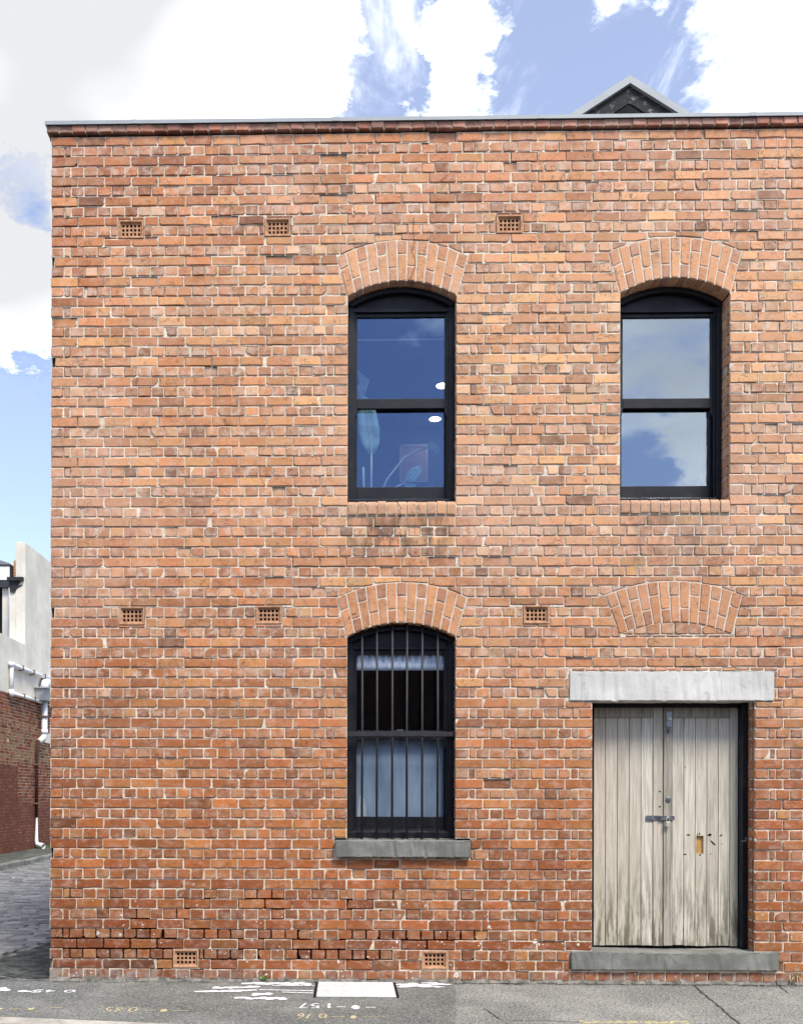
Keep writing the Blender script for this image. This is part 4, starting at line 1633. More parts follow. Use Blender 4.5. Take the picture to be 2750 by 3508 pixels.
t, c = make_asphalt('coarse_asphalt', (0.165, 0.172, 0.155), (0.25, 0.252, 0.222), 1.0, 48, (0.62, 0.60, 0.53))
# old cracks and joints
x, y, z = t.xyz()
wob = t.math('MULTIPLY', t.math('SUBTRACT', t.noise(6, 5, 0.7), 0.5), 0.14)
for (ax, ay, bx, by, wd) in ((5.68, -0.02, 5.48, -1.6, 0.016), (6.42, -0.0, 6.36, -0.35, 0.012), (3.71, -1.0, 3.77, -1.37, 0.012), (3.77, -1.37, 4.4, -1.43, 0.012)):
    dx, dy = bx - ax, by - ay
    L = math.hypot(dx, dy)
    u = t.math('ADD', t.math('MULTIPLY', t.math('SUBTRACT', x, ax), dx / L), t.math('MULTIPLY', t.math('SUBTRACT', y, ay), dy / L))
    n_ = t.math('ADD', t.math('MULTIPLY', t.math('SUBTRACT', x, ax), -dy / L), t.math('MULTIPLY', t.math('SUBTRACT', y, ay), dx / L))
    d = t.math('ABSOLUTE', t.math('ADD', n_, t.math('MULTIPLY', wob, 0.5)))
    mk = t.math('MULTIPLY', t.ramp(d, wd * 0.4, wd, 1, 0), t.math('MULTIPLY', t.math('GREATER_THAN', u, 0.0), t.math('LESS_THAN', u, L)))
    c = t.mix(t.math('MULTIPLY', mk, 0.85), c, (0.02, 0.02, 0.018))
# yellow paint residue
ys = t.math('MULTIPLY', t.ramp(t.math('ABSOLUTE', t.math('ADD', y, 1.415)), 0.02, 0.06, 1, 0), t.math('MULTIPLY', t.math('GREATER_THAN', x, 4.35), t.math('LESS_THAN', x, 5.15)))
c = t.mix(t.math('MULTIPLY', ys, t.ramp(t.noise(22, 5, 0.7), 0.45, 0.58)), c, (0.55, 0.47, 0.22))
M['asphalt'] = t.fin(c, 0.92, 0.2)
t, c = make_asphalt('smooth_asphalt_patch', (0.12, 0.127, 0.115), (0.19, 0.194, 0.174), 0.8, 55, (0.48, 0.47, 0.42))
M['asphalt_patch'] = t.fin(c, 0.88, 0.25)
t, c = make_asphalt('road_asphalt', (0.045, 0.047, 0.05), (0.075, 0.077, 0.08), 0.5, 60, (0.2, 0.2, 0.19))
M['road'] = t.fin(c, 0.9, 0.2)
t, c = make_asphalt('shade_toned_lane_asphalt', (0.075, 0.08, 0.075), (0.115, 0.12, 0.11), 0.5, 60, (0.2, 0.2, 0.19))  # dark asphalt, its tone lowered to hold the lane's shade too
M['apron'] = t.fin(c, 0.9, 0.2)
M['concrete'] = make_stone('kerb_concrete', (0.33, 0.31, 0.26), (0.50, 0.47, 0.40), (0.20, 0.20, 0.15), 4.0, True)

g = MB()
g.quad((-900, -900, -0.30), (900, -900, -0.30), (900, 900, -0.30), (-900, 900, -0.30))
tag(g.build('ground', mat_simple('earth', (0.12, 0.115, 0.10), 0.95), None), kind='structure')
g = MB()
g.box(-60, 60, -13.0, -1.86, -0.26, -0.13)
tag(g.build('road', M['road'], None), kind='structure')


def grid_sheet(name, x0, x1, y0, y1, z, mat, nx, ny, amp=0.004, edge=None):
    m = MB()
    vs, fs = [], []
    rr = random.Random(5)
    for j in range(ny + 1):
        for i in range(nx + 1):
            vx, vy = x0 + (x1 - x0) * i / nx, y0 + (y1 - y0) * j / ny
            if edge and i == nx:
                vx += rr.uniform(-0.03, 0.03)
            vs.append((vx, vy, z + amp * math.sin(vx * 2.1 + vy * 1.3) * math.cos(vy * 3.1 - vx * 0.7)))
    for j in range(ny):
        for i in range(nx):
            a = j * (nx + 1) + i
            fs.append((a, a + 1, a + nx + 2, a + nx + 1))
    m.add(vs, fs)
    return m.build(name, mat, None, smooth=True)


# the kerb runs slightly askew: its back edge from (0,-1.38) to (1.2,-1.58)
pv = MB()
pv.add([(-6.0, -0.60, 0), (-0.3, -1.36, 0), (1.6, -1.62, 0), (12, -1.70, 0), (12, 0.06, 0), (0.004, 0.06, 0), (0.004, 2.72, 0), (-0.72, 2.6, 0), (-0.88, 1.2, 0), (-6, 0.75, 0),
        (-6.0, -0.60, -0.25), (-0.3, -1.36, -0.25), (1.6, -1.62, -0.25), (12, -1.70, -0.25), (12, 0.06, -0.25), (0.004, 0.06, -0.25), (0.004, 2.72, -0.25), (-0.72, 2.6, -0.25), (-0.88, 1.2, -0.25), (-6, 0.75, -0.25)],
       [tuple(range(10))] + [(10 + i, 10 + (i + 1) % 10, (i + 1) % 10, i) for i in range(10)])
pav = tag(pv.build('pavement', M['asphalt'], None), kind='structure')
pt = MB()
rr = random.Random(3)
pe = [(3.60 + 0.11 * y_ + rr.uniform(-0.012, 0.012), y_) for y_ in (-1.64, -1.3, -1.0, -0.7, -0.4, -0.1, -0.012)]
poly = [(-5.5, -0.64), (-0.3, -1.345), (1.6, -1.605)] + pe + [(-0.02, -0.012), (-0.02, 2.6), (-0.66, 2.5), (-0.80, 1.1), (-5.5, 0.70)]
pt.add([(a, b, 0.005) for a, b in poly], [tuple(range(len(poly)))])
patch = pt.build('asphalt_patch', M['asphalt_patch'], pav)
ap = MB()  # dark asphalt sheet with the shade of the buildings in its colour
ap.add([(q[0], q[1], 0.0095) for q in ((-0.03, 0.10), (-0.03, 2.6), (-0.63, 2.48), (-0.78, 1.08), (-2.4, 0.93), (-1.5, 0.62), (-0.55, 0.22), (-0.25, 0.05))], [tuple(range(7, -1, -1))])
ap.build('shade_toned_apron', M['apron'], pav)
kb = MB()
kpts = [(-6.0, -0.60), (-0.3, -1.36), (1.6, -1.62), (12, -1.70)]
for i in range(3):
    (a, b), (c_, d) = kpts[i], kpts[i + 1]
    n = max(1, int((c_ - a) / 1.0))
    for k in range(n):
        p0 = (a + (c_ - a) * k / n + 0.004, b + (d - b) * k / n - 0.003)
        p1 = (a + (c_ - a) * (k + 1) / n - 0.004, b + (d - b) * (k + 1) / n - 0.003)
        kb.add([(p0[0], p0[1] - 0.16, -0.26), (p1[0], p1[1] - 0.16, -0.26), (p1[0], p1[1], -0.26), (p0[0], p0[1], -0.26),
                (p0[0], p0[1] - 0.15, 0.004), (p1[0], p1[1] - 0.15, 0.004), (p1[0], p1[1], 0.012), (p0[0], p0[1], 0.012)],
               [(4, 5, 6, 7), (0, 1, 5, 4), (1, 2, 6, 5), (2, 3, 7, 6), (3, 0, 4, 7)])
tag(kb.build('kerb', M['concrete'], None, bevel=0.012), kind='structure')

# crumbled mortar fillet along the wall foot
fl = MB()
for i in range(140):
    xa = -0.01 + i * 0.06
    if 4.6 < xa < 6.42 and False:
        continue
    h_ = 0.036 + 0.010 * math.sin(i * 1.3) + R.uniform(-0.006, 0.006)
    o_ = 0.020 + R.uniform(-0.008, 0.012)
    fl.add([(xa, -o_, 0.0055), (xa + 0.06, -o_, 0.0055), (xa + 0.06, 0.004, h_), (xa, 0.004, h_)], [(0, 1, 2, 3)])
fl.build('wall_fillet', mat_simple('grimy_fillet', (0.16, 0.15, 0.13), 0.95, 0.6, 14), bld)


# ---- survey paint
t = NT('white_marking_paint')
c = t.mix(t.ramp(t.noise(45, 4, 0.7), 0.47, 0.70, 0, 0.85), (0.78, 0.79, 0.79), (0.30, 0.30, 0.285))
M['paint_w'] = t.fin(c, 0.8)
t = NT('yellow_marking_paint')
c = t.mix(t.ramp(t.noise(45, 4, 0.7), 0.42, 0.64, 0, 0.9), (0.58, 0.49, 0.26), (0.22, 0.215, 0.185))
M['paint_y'] = t.fin(c, 0.85)
DIG = {'0': [[(.5, 0), (.1, .25), (.1, .75), (.5, 1), (.9, .75), (.9, .25), (.5, 0)]],
       '1': [[(.35, .8), (.55, 1), (.55, 0)]],
       '4': [[(.7, 0), (.7, 1), (.1, .35), (.95, .35)]],
       '5': [[(.85, 1), (.2, 1), (.15, .58), (.6, .62), (.88, .35), (.6, .03), (.12, .08)]],
       '6': [[(.75, 1), (.3, .7), (.12, .3), (.4, 0), (.8, .12), (.82, .42), (.5, .55), (.16, .36)]],
       '7': [[(.1, 1), (.9, 1), (.4, 0)]],
       '8': [[(.5, .52), (.15, .75), (.5, 1), (.85, .75), (.5, .52), (.12, .25), (.5, 0), (.88, .25), (.5, .52)]],
       '.': [[(.45, .5), (.55, .5)]]}


PZ = [0.0080]


def blob(m, cx, cy, rx, ry, z):
    pts = []
    for k in range(14):
        a = 2 * math.pi * k / 14
        q = R.uniform(0.82, 1.15)
        pts.append((cx + rx * q * math.cos(a), cy + ry * q * math.sin(a), z))
    m.add(pts, [tuple(range(14))])


def stroke(m, pts, wd, z):
    """a sprayed line: ribbon of uneven width"""
    dense = []
    for i in range(len(pts) - 1):
        (a, b), (c_, d) = pts[i], pts[i + 1]
        n = max(2, int(math.hypot(c_ - a, d - b) / 0.03))
        for k in range(n):
            dense.append((a + (c_ - a) * k / n, b + (d - b) * k / n))
    dense.append(pts[-1])
    vs, fs = [], []
    n = len(dense)
    for i, p in enumerate(dense):
        q0, q1 = dense[max(0, i - 1)], dense[min(n - 1, i + 1)]
        dx, dy = q1[0] - q0[0], q1[1] - q0[1]
        l = math.hypot(dx, dy) or 1
        h = wd * 0.5 * R.uniform(0.75, 1.2)
        vs += [(p[0] - dy / l * h, p[1] + dx / l * h, z + i * 4e-6), (p[0] + dy / l * h, p[1] - dx / l * h, z + i * 4e-6)]
    fs = [(2 * i + 1, 2 * i + 3, 2 * i + 2, 2 * i) for i in range(n - 1)]
    m.add(vs, fs)


def number(txt, x_right, y_near, wd, ht, mat, name='survey_number', lw=0.016):
    """digits written to be read from the wall, so upside down from the street"""
    m = MB()
    cx = x_right
    for ch in txt:
        adv = wd * (0.5 if ch == '.' else (0.7 if ch == '1' else 1.0))
        for st in DIG[ch]:
            PZ[0] += 0.00002
            stroke(m, [(cx - p[0] * adv * 0.85, y_near - (p[1] - 1) * 0 - p[1] * ht) for p in st], lw, PZ[0])
        cx -= adv
    return m.build(name, mat, pav, fix=False)


def marks(items, mat, name):
    m = MB()
    for it in items:
        PZ[0] += 0.00002
        if it[0] == 'b':
            blob(m, it[1], it[2], it[3] * 1.05, it[4] * 1.25, PZ[0])
        else:
            stroke(m, [(it[1], it[2]), (it[3], it[4])], it[5], PZ[0])
    return m.build(name, mat, pav)


number('0.85', 1.03, -1.07, 0.075, 0.16, M['paint_y'])
number('1.57', 2.53, -0.89, 0.085, 0.16, M['paint_w'], lw=0.02)
number('0.76', 2.49, -1.245, 0.066, 0.155, M['paint_y'])
number('0.45', 0.36, -0.43, 0.11, 0.10, M['paint_w'], lw=0.022)
marks([('s', 1.08, -1.17, 1.17, -1.175, .018), ('b', 1.24, -1.17, .026, .04), ('s', 1.31, -1.178, 1.42, -1.18, .014)], M['paint_y'], 'survey_dash')
marks([('b', -0.03, -1.16, .02, .03), ('s', 0.04, -1.165, .14, -1.16, .016), ('b', .21, -1.15, .028, .035), ('s', .33, -1.12, .44, -1.09, .012)], M['paint_y'], 'survey_dash')
marks([('s', 2.56, -1.01, 2.63, -1.015, .022), ('b', 2.71, -1.02, .032, .055), ('s', 2.79, -1.02, 2.87, -1.02, .02)], M['paint_w'], 'survey_dash')
marks([('s', 2.52, -1.35, 2.63, -1.35, .016), ('b', 2.69, -1.35, .024, .045), ('s', 2.75, -1.35, 2.93, -1.345, .014)], M['paint_y'], 'survey_dash')
marks([('b', -0.29, -0.42, .05, .06), ('b', -0.23, -0.45, .03, .04), ('b', -.08, -.49, .04, .03), ('s', -.10, -.50, .0, -.50, .03)], M['paint_w'], 'survey_dash')
its = []
for i in range(16):
    its.append(('b', 1.78 + i * 0.036 + R.uniform(-.02, .02), -0.075 - R.uniform(0, .06), R.uniform(.025, .055), R.uniform(.02, .05)))
for i in range(9):
    its.append(('b', 1.52 + i * 0.043, -0.31 + i * 0.008 + R.uniform(-.02, .02), R.uniform(.03, .05), R.uniform(.02, .045)))
for i in range(9):
    its.append(('b', 1.42 + i * 0.052, -0.475 + i * 0.010 + R.uniform(-.01, .01), R.uniform(.03, .055), R.uniform(.02, .045)))
for i in range(3):
    its.append(('b', 1.89 + i * 0.05, -0.57 + i * .012, R.uniform(.035, .05), R.uniform(.03, .05)))
for i in range(8):
    its.append(('b', 1.75 + i * 0.053, -0.72 + R.uniform(-.02, .02), R.uniform(.022, .05), R.uniform(.025, .045)))
its += [('s', 1.9, -0.375, 2.36, -0.41, .03), ('s', 2.1, -0.47, 2.36, -0.50, .028), ('s', 2.0, -0.20, 2.37, -0.19, .028)]
marks(its, M['paint_w'], 'paint_splash')
its = []
for i in range(26):
    its.append(('b', 3.10 + R.random() * 0.42, -0.04 - R.random() * 0.19, R.uniform(.03, .065), R.uniform(.015, .03)))
marks(its, M['paint_w'], 'paint_splash')

# ---- service pit with its white lid
pit = empty('service_pit', (2.71, -0.35, 0))
tag(pit, 'white rectangular service pit lid with paint splashes set in the footpath', 'pit cover')
t = NT('white_pit_lid')
c = t.mix(t.ramp(t.noise(14, 6, 0.7), 0.5, 0.7, 0, 0.6), (0.60, 0.60, 0.58), (0.38, 0.37, 0.35))
c = t.mix(t.ramp(t.noise(60, 4, 0.7, stretch=(1, 3, 1)), 0.62, 0.72, 0, 0.6), c, (0.35, 0.16, 0.14))
t.bump(t.vor(60)['Distance'], 0.3, 0.003)
M['lid'] = t.fin(c, 0.6)
m = MB()
m.box(2.392, 3.046, -0.655, -0.065, 0.006, 0.020)
m.build('lid', M['lid'], pit, origin=(2.71, -0.35, 0.006), bevel=0.005)
m = MB()
for bx in ((2.368, 2.387, -0.660, -0.05), (3.051, 3.070, -0.660, -0.05)):
    m.box(bx[0], bx[1], bx[2], bx[3], 0.0055, 0.013)
m.box(2.387, 3.051, -0.060, -0.040, 0.0055, 0.013)
m.build('pit_frame', M['hole'], pit, origin=(2.71, -0.35, 0.006))

# ---- weeds
M['weed'] = mat_simple('weed_green', (0.10, 0.20, 0.045), 0.7, 0.4, 30)
M['straw'] = mat_simple('dry_straw', (0.50, 0.43, 0.28), 0.8, 0.25, 30)


def weed(x, y, z, h, n, label, mat, grass=False):
    w_ = empty('weed', (x, y, z))
    tag(w_, label, 'weed')
    fo, st = MB(), MB()
    for i in range(n):
        a = R.uniform(math.pi * 1.05, math.pi * 1.95)
        l = h * R.uniform(0.4, 1.0)
        d = Vector((math.cos(a) * 0.5, math.sin(a) * 0.35, R.uniform(0.5, 1.0))).normalized()
        b = Vector((x + R.gauss(0, h * 0.12), y, z))
        tip = b + d * l
        if grass:
            tip = b + Vector((R.gauss(0, .4), -0.25, R.uniform(-0.4, 0.9))).normalized() * l
            mid = (b + tip) / 2 + Vector((0, -0.012, 0.02))
            sx = Vector((0.0022, 0, 0))
            fo.add([tuple(b - sx), tuple(b + sx), tuple(mid + sx), tuple(mid - sx), tuple(tip)], [(0, 1, 2, 3), (3, 2, 4)])
        else:
            st.tube([tuple(b), tuple((b + tip) / 2 + Vector((0, 0, 0.006))), tuple(tip)], 0.0012, 4)
            for k in range(5):
                c0 = b + d * l * R.uniform(0.4, 1.05)
                u = Vector((R.gauss(0, 1), R.gauss(0, 1), R.gauss(0, 0.6))).normalized() * h * R.uniform(0.12, 0.22)
                v = u.cross(Vector((R.gauss(0, 1), -1, R.gauss(0, .5)))).normalized() * u.length * 0.55
                fo.add([tuple(c0), tuple(c0 + u * .5 + v), tuple(c0 + u), tuple(c0 + u * .5 - v)], [(0, 1, 2, 3)])
    fo.build('foliage' if not grass else 'dry_blade', mat, w_, origin=(x, y, z))
    if st.v:
        st.build('stem', mat, w_, origin=(x, y, z))


weed(1.90, -0.020, 0.006, 0.075, 11, 'small green weed growing out of the wall foot beside white paint splashes', M['weed'])
weed(2.72, -0.020, 0.006, 0.03, 5, 'tiny green weed between the white pit lid and the brick wall', M['weed'])
weed(6.58, -0.008, 0.08, 0.13, 40, 'tuft of dry straw grass in the hole beside the doorstep', M['straw'], True)

# ------------------------------------------------------------------ the lane
t = NT('bluestone_setts')
tc_ = t.attr('tint')
c = t.mix(t.ramp(t.noise(9, 5, 0.7), 0.35, 0.7, 0, 0.5), tc_, (0.065, 0.07, 0.072))
c = t.mix(t.ramp(t.noise(50, 4, 0.7), 0.5, 0.75, 0, 0.4), c, (0.20, 0.20, 0.19))
t.bump(t.noise(30, 5, 0.7), 0.6, 0.006)
M['cobble'] = t.fin(c, 0.6, 0.4)
M['grit'] = mat_simple('joint_grit', (0.035, 0.035, 0.03), 0.95, 0.4, 20)
lane = MB()
lane.quad((-5.0, 0.70, -0.034), (0.01, 0.70, -0.034), (0.01, 44, -0.034), (-5.0, 44, -0.034))
lane_o = tag(lane.build('laneway', M['grit'], None), kind='structure')
cob = []
row = 0
y = 0.95
while y < 30:
    dy = R.uniform(0.10, 0.14)
    x = -4.84 + R.uniform(-0.15, 0)
    while x < -0.03:
        wd = R.uniform(0.17, 0.30)
        xb = min(x + wd, -0.02)
        ins = y + dy * 0.5 < (2.75 if x > -0.75 else (1.4 - 0.2 * x * 0 if x > -1.5 else 0.95))
        xm_ = (x + xb) / 2
        lim = 2.72 if xm_ > -0.72 else (2.6 + (xm_ + 0.72) * 9 if xm_ > -0.88 else (1.2 + (xm_ + 0.88) * 0.6 if xm_ > -1.6 else 0.78))
        if xb - x > 0.06 and y > lim:
            zt = R.gauss(-0.004, 0.005)
            a0, a1, b0, b1 = x + 0.006, xb - 0.006, y + 0.006, y + dy - 0.006
            e = R.uniform(0.012, 0.022)
            j = lambda: R.gauss(0, 0.004)
            vs = [(a0 + j(), b0 + j(), -0.05), (a1 + j(), b0 + j(), -0.05), (a1 + j(), b1 + j(), -0.05), (a0 + j(), b1 + j(), -0.05)]
            vs += [(v[0], v[1], zt - 0.012) for v in vs]
            cxm, cym = (a0 + a1) / 2, (b0 + b1) / 2
            vs += [(v[0] + (e if v[0] < cxm else -e), v[1] + (e if v[1] < cym else -e), zt + R.gauss(0.002, 0.003)) for v in vs[:4]]
            fs = [(8, 9, 10, 11)] + [(k, (k + 1) % 4, 4 + (k + 1) % 4, 4 + k) for k in range(4)] + [(4 + k, 4 + (k + 1) % 4, 8 + (k + 1) % 4, 8 + k) for k in range(4)]
            g_ = R.uniform(0.5, 1.45)
            col = (0.19 * g_, 0.19 * g_, 0.185 * g_)
            d = (Vector((cxm, cym, 0)) - CAM).dot(fwd)
            r_ = (cxm - CAM.x) * math.cos(YAW) + (cym - CAM.y) * math.sin(YAW)
            px_ = 1118.4 + 3282.5 * r_ / d
            sz = (a1 - a0) / d * (b1 - b0) / (d * d) if 0 < px_ < 175 else 0
            cob.append((vs, fs, col, (cxm, cym, -0.05), sz))
        x = xb
    y += dy
order = sorted(range(len(cob)), key=lambda i: -cob[i][4])
single = set(i for i in order[:300] if cob[i][4] > 0)
rest = MB()
for i, (vs, fs, col, c_, sz) in enumerate(cob):
    if i in single:
        mb = MB()
        mb.add(vs, fs, col)
        mb.build('cobblestone', M['cobble'], lane_o, origin=c_)
    else:
        rest.add(vs, fs, col)
tag(rest.build('cobblestones', M['cobble'], lane_o), kind='stuff')

# footpath strip and bluestone kerb of the lane
fp = MB()
fp.box(-6.4, -5.06, 0.9, 44, -0.2, 0.115)
fpo = tag(fp.build('lane_footpath', mat_simple('mossy_asphalt', (0.075, 0.08, 0.065), 0.95, 0.5, 3, bump=0.4), None), kind='structure')
kp = MB()
kpo = empty('lane_kerb', (-4.96, 0, 0))
tag(kpo, kind='structure')
y = 1.0
while y < 26:
    L = R.uniform(0.5, 0.9)
    dx = R.gauss(0, 0.008)
    m = MB()
    m.box(-5.055 + dx, -4.865 + dx, y + 0.008, y + L - 0.008, -0.15, 0.12 + R.gauss(0, 0.006))
    m.build('kerb_stone', M['bluestone'], kpo, origin=(-4.96, y + L / 2, 0), bevel=0.02)
    y += L

# ------------------------------------------------------------------ the building across the lane
XW = -6.2
t = NT('pale_render')
x_, y_, z_ = t.xyz()
c = t.mix(t.ramp(t.noise(1.2, 6, 0.65), 0.35, 0.68), (0.58, 0.545, 0.46), (0.72, 0.69, 0.60))
c = t.mix(t.math('MULTIPLY', t.ramp(t.noise(4, 6, 0.7, stretch=(2.5, 2.5, 0.35)), 0.52, 0.72), t.math('MULTIPLY', t.ramp(z_, 5.3, 5.75, 0, 0.7), t.ramp(y_, 17.6, 17.8, 1, 0.15))), c, (0.22, 0.22, 0.19))
t.bump(t.noise(20, 5), 0.25, 0.006)
M['render'] = t.fin(c, 0.9, 0.15)
t = NT('lane_brick')
x_, y_, z_ = t.xyz()
c = t.mix(t.ramp(t.noise(6, 5, 0.7), 0.4, 0.7, 0, 0.5), t.attr('tint'), (0.10, 0.055, 0.035))


def paint_mask(t, y_, z_):
    wv = t.math('MULTIPLY', t.math('SUBTRACT', t.noise(1.4, 3, 0.6), 0.5), 0.5)
    a = t.math('MULTIPLY', t.math('LESS_THAN', t.math('ADD', y_, wv), 17.2), t.math('LESS_THAN', t.math('ADD', z_, t.math('MULTIPLY', wv, 0.4)), 2.40))
    b = t.ramp(t.math('ADD', z_, t.math('MULTIPLY', wv, 1.2)), 1.15, 1.75, 1, 0)
    return t.math('MULTIPLY', t.math('MAXIMUM', t.math('MULTIPLY', a, 0.9), t.math('MULTIPLY', b, 0.8)), t.ramp(t.noise(3.5, 5, 0.7), 0.30, 0.5, 0.45, 1.0))


c = t.mix(paint_mask(t, y_, z_), c, (0.13, 0.040, 0.024))
M['lane_brick'] = t.fin(c, 0.88, 0.2)
t = NT('lane_mortar')
x_, y_, z_ = t.xyz()
c = t.mix(t.ramp(t.noise(5, 5, 0.7), 0.35, 0.65), (0.42, 0.36, 0.27), (0.66, 0.58, 0.46))
pm = t.math('MULTIPLY', paint_mask(t, y_, z_), t.ramp(t.noise(8, 4, 0.7), 0.40, 0.52, 0.45, 1.0))
c = t.mix(pm, c, (0.13, 0.045, 0.028))
M['lane_mortar'] = t.fin(c, 0.9)

lb = empty('lane_building', (XW, 17.7, 0.1))
tag(lb, 'building across the lane, pale render above red brick with white pipes', 'building')
bw = MB()
LC = 0.0835
row = 0
z = 0.115
while z < 4.29:
    z1 = min(z + LC, 4.30)
    yy = 13.0 + (0.06 if row % 2 else 0)
    L = 0.235 if row % 3 == 0 else 0.1175
    while yy < 39.8:
        q = rect(yy + 0.007, yy + L - 0.007, z + 0.008, z1 - 0.008)
        dpt = R.gauss(0, 0.0025) + (0.02 if yy > 18.15 else 0)
        vs = [(XW - 0.03, p[0], p[1]) for p in q] + [(XW - dpt, p[0], p[1]) for p in q]
        pal = R.choice([(150, 84, 56), (128, 66, 46), (168, 104, 70), (112, 58, 44), (150, 110, 76)])
        if 2.5 < z < 3.6 and R.random() < 0.5:
            pal = (158, 128, 92)
        bw.add(vs, [(4, 5, 6, 7)] + [(k, (k + 1) % 4, 4 + (k + 1) % 4, 4 + k) for k in range(4)], s2l(pal, 0.7))
        yy += L
    z = z1
    row += 1
tag(bw.build('brickwork', M['lane_brick'], lb, origin=(XW, 17.7, 0.1)), kind='stuff')
m = MB()
m.box(XW - 0.40, XW - 0.008, 9.0, 18.15, 0.0, 4.30)
m.box(XW - 0.40, XW - 0.028, 18.15, 40, 0.0, 4.30)
m.build('mortar', M['lane_mortar'], lb, origin=(XW, 17.7, 0.1))
m = MB()
m.box(XW - 0.40, XW + 0.004, 9.0, 17.698, 4.30, 5.78)
m.build('rendered_wall', M['render'], lb, origin=(XW, 17.7, 4.3), bevel=0.01)
m = MB()
m.box(XW - 0.262, XW + 0.004, 17.70, 40, 4.30, 8.60)
m.box(XW - 0.44, XW - 0.263, 17.72, 19.2, 4.30, 7.60)
m.build('rendered_pier', M['render'], lb, origin=(XW, 17.7, 4.3), bevel=0.01)
M['bitumen'] = mat_simple('bitumen_patch', (0.02, 0.02, 0.022), 0.6, 0.3, 20)
m = MB()
m.box(XW - 0.47, XW - 0.03, 17.60, 17.695, 7.52, 7.62)
m.prism([(XW - .45, 7.40), (XW - .40, 7.22), (XW - .30, 7.20), (XW - .22, 7.32), (XW - .06, 7.42), (XW - .20, 7.40), (XW - .10, 7.52), (XW - .43, 7.53)], 17.68, 17.697)
m.build('torn_flashing', M['bitumen'], lb, origin=(XW, 17.7, 7.4), fix=True)
M['pvc'] = mat_simple('white_pvc', (0.72, 0.73, 0.74), 0.45, 0.06)
M['greybox'] = mat_simple('grey_sheet_metal', (0.30, 0.32, 0.34), 0.5, 0.1)
XP = XW + 0.075
m = MB()
m.tube([(XP, 16.44, 4.32), (XP, 16.44, 5.00), (XP, 16.50, 5.06), (XP, 19.75, 5.06)], 0.055, 10)
m.tube([(XP, 16.44, 4.40), (XP, 16.44, 4.22)], 0.072, 10)
m.tube([(XP, 16.36, 5.06), (XP, 16.56, 5.06)], 0.07, 10)
m.tube([(XP, 16.44, 4.31), (XP, 18.9, 4.31)], 0.05, 10)
m.build('pipe_run', M['pvc'], lb, origin=(XP, 16.4, 4.3), smooth=True)
m = MB()
m.add([(XW + .01, 18.55, 4.33), (XW + .30, 18.62, 4.33), (XW + .30, 19.75, 4.33), (XW + .01, 19.8, 4.33), (XW + .01, 18.5, 4.66), (XW + .36, 18.5, 4.66), (XW + .36, 19.85, 4.66), (XW + .01, 19.85, 4.66)],
      [(0, 3, 2, 1), (4, 5, 6, 7), (0, 1, 5, 4), (1, 2, 6, 5), (2, 3, 7, 6), (3, 0, 4, 7)])
m.box(XW + .005, XW + .39, 18.46, 19.9, 4.66, 4.70)
m.build('rainwater_head', M['greybox'], lb, origin=(XW, 19.1, 4.3), bevel=0.008)
m = MB()
m.tube([(XW + .17, 19.55, 4.69), (XW + .17, 19.42, 4.84), (XW + .17, 19.2, 4.90), (XW + .17, 18.95, 4.86), (XW + .17, 18.85, 4.70)], 0.12, 12)
m.build('inlet_bend', M['pvc'], lb, origin=(XW, 19.1, 4.7), smooth=True)
m = MB()
m.tube([(XW + .14, 18.98, 4.35), (XW + .14, 18.98, 3.40), (XW + .12, 18.95, 3.30), (XW + .07, 18.72, 3.16)], 0.085, 12)
m.tube([(XW + .14, 18.98, 3.52), (XW + .14, 18.98, 3.40)], 0.10, 12)
m.build('upper_downpipe', M['pvc'], lb, origin=(XW, 18.9, 3.3), smooth=True)
M['brownpipe'] = mat_simple('maroon_painted_pipe', (0.05, 0.018, 0.013), 0.7)
m = MB()
m.tube([(XW + .05, 18.70, 3.20), (XW + .05, 18.60, 2.9), (XW + .05, 18.55, 1.0)], 0.045, 10)
m.build('painted_downpipe', M['brownpipe'], lb, origin=(XW, 18.6, 1), smooth=True)
m = MB()
m.tube([(XW + .06, 18.55, 1.0), (XW + .06, 18.52, 0.34), (XW + .09, 18.5, 0.24), (XW + .30, 18.42, 0.19)], [0.03, .05, .062, .085], 12, caps=False)
m.build('shoe_pipe', M['pvc'], lb, origin=(XW, 18.5, 0.2), smooth=True)
m = MB()
m.box(XW - 0.015, XW + 0.02, 19.46, 20.2, 3.17, 3.46)
m.build('wall_plate', M['render'], lb, origin=(XW, 19.8, 3.2))
acu = empty('vent_box', (XW, 19.9, 4.75), lb)
m = MB()
m.box(XW + .005, XW + .20, 19.72, 20.5, 4.72, 5.12)
m.build('casing', M['pvc'], acu, origin=(XW, 19.9, 4.75))
for k in range(9):
    m = MB()
    m.box(XW + .03, XW + .205, 19.705, 19.719, 4.75 + .04 * k, 4.772 + .04 * k)
    m.build('louvre', M['greybox'], acu, origin=(XW + .1, 19.7, 4.75 + .04 * k))

# ---- house behind the lane wall: eave, fascia, posts
hs = empty('rear_house', (-8.9, 18.3, 0))
tag(hs, 'house with white fascia and dark eave peeping over the lane wall', 'house')
M['hroof'] = mat_simple('grey_roof', (0.20, 0.20, 0.22), 0.7)
M['slate'] = mat_simple('dark_eave_paint', (0.035, 0.04, 0.047), 0.6)
m = MB()
m.prism([(-11.0, 8.12), (-6.80, 8.12), (-6.84, 8.16), (-8.9, 8.80)], 18.25, 24)
m.build('roof', M['hroof'], hs, origin=(-8.9, 18.3, 8.1))
m = MB()
m.box(-11.0, -6.83, 18.28, 18.40, 7.69, 8.08)
m.build('fascia', M['white'], hs, origin=(-8.9, 18.3, 7.7))
m = MB()
m.box(-11.0, -6.815, 18.26, 18.6, 8.08, 8.118)
m.box(-6.829, -6.81, 18.27, 18.6, 7.5, 8.08)
m.box(-11.0, -6.83, 18.30, 18.9, 7.49, 7.688)
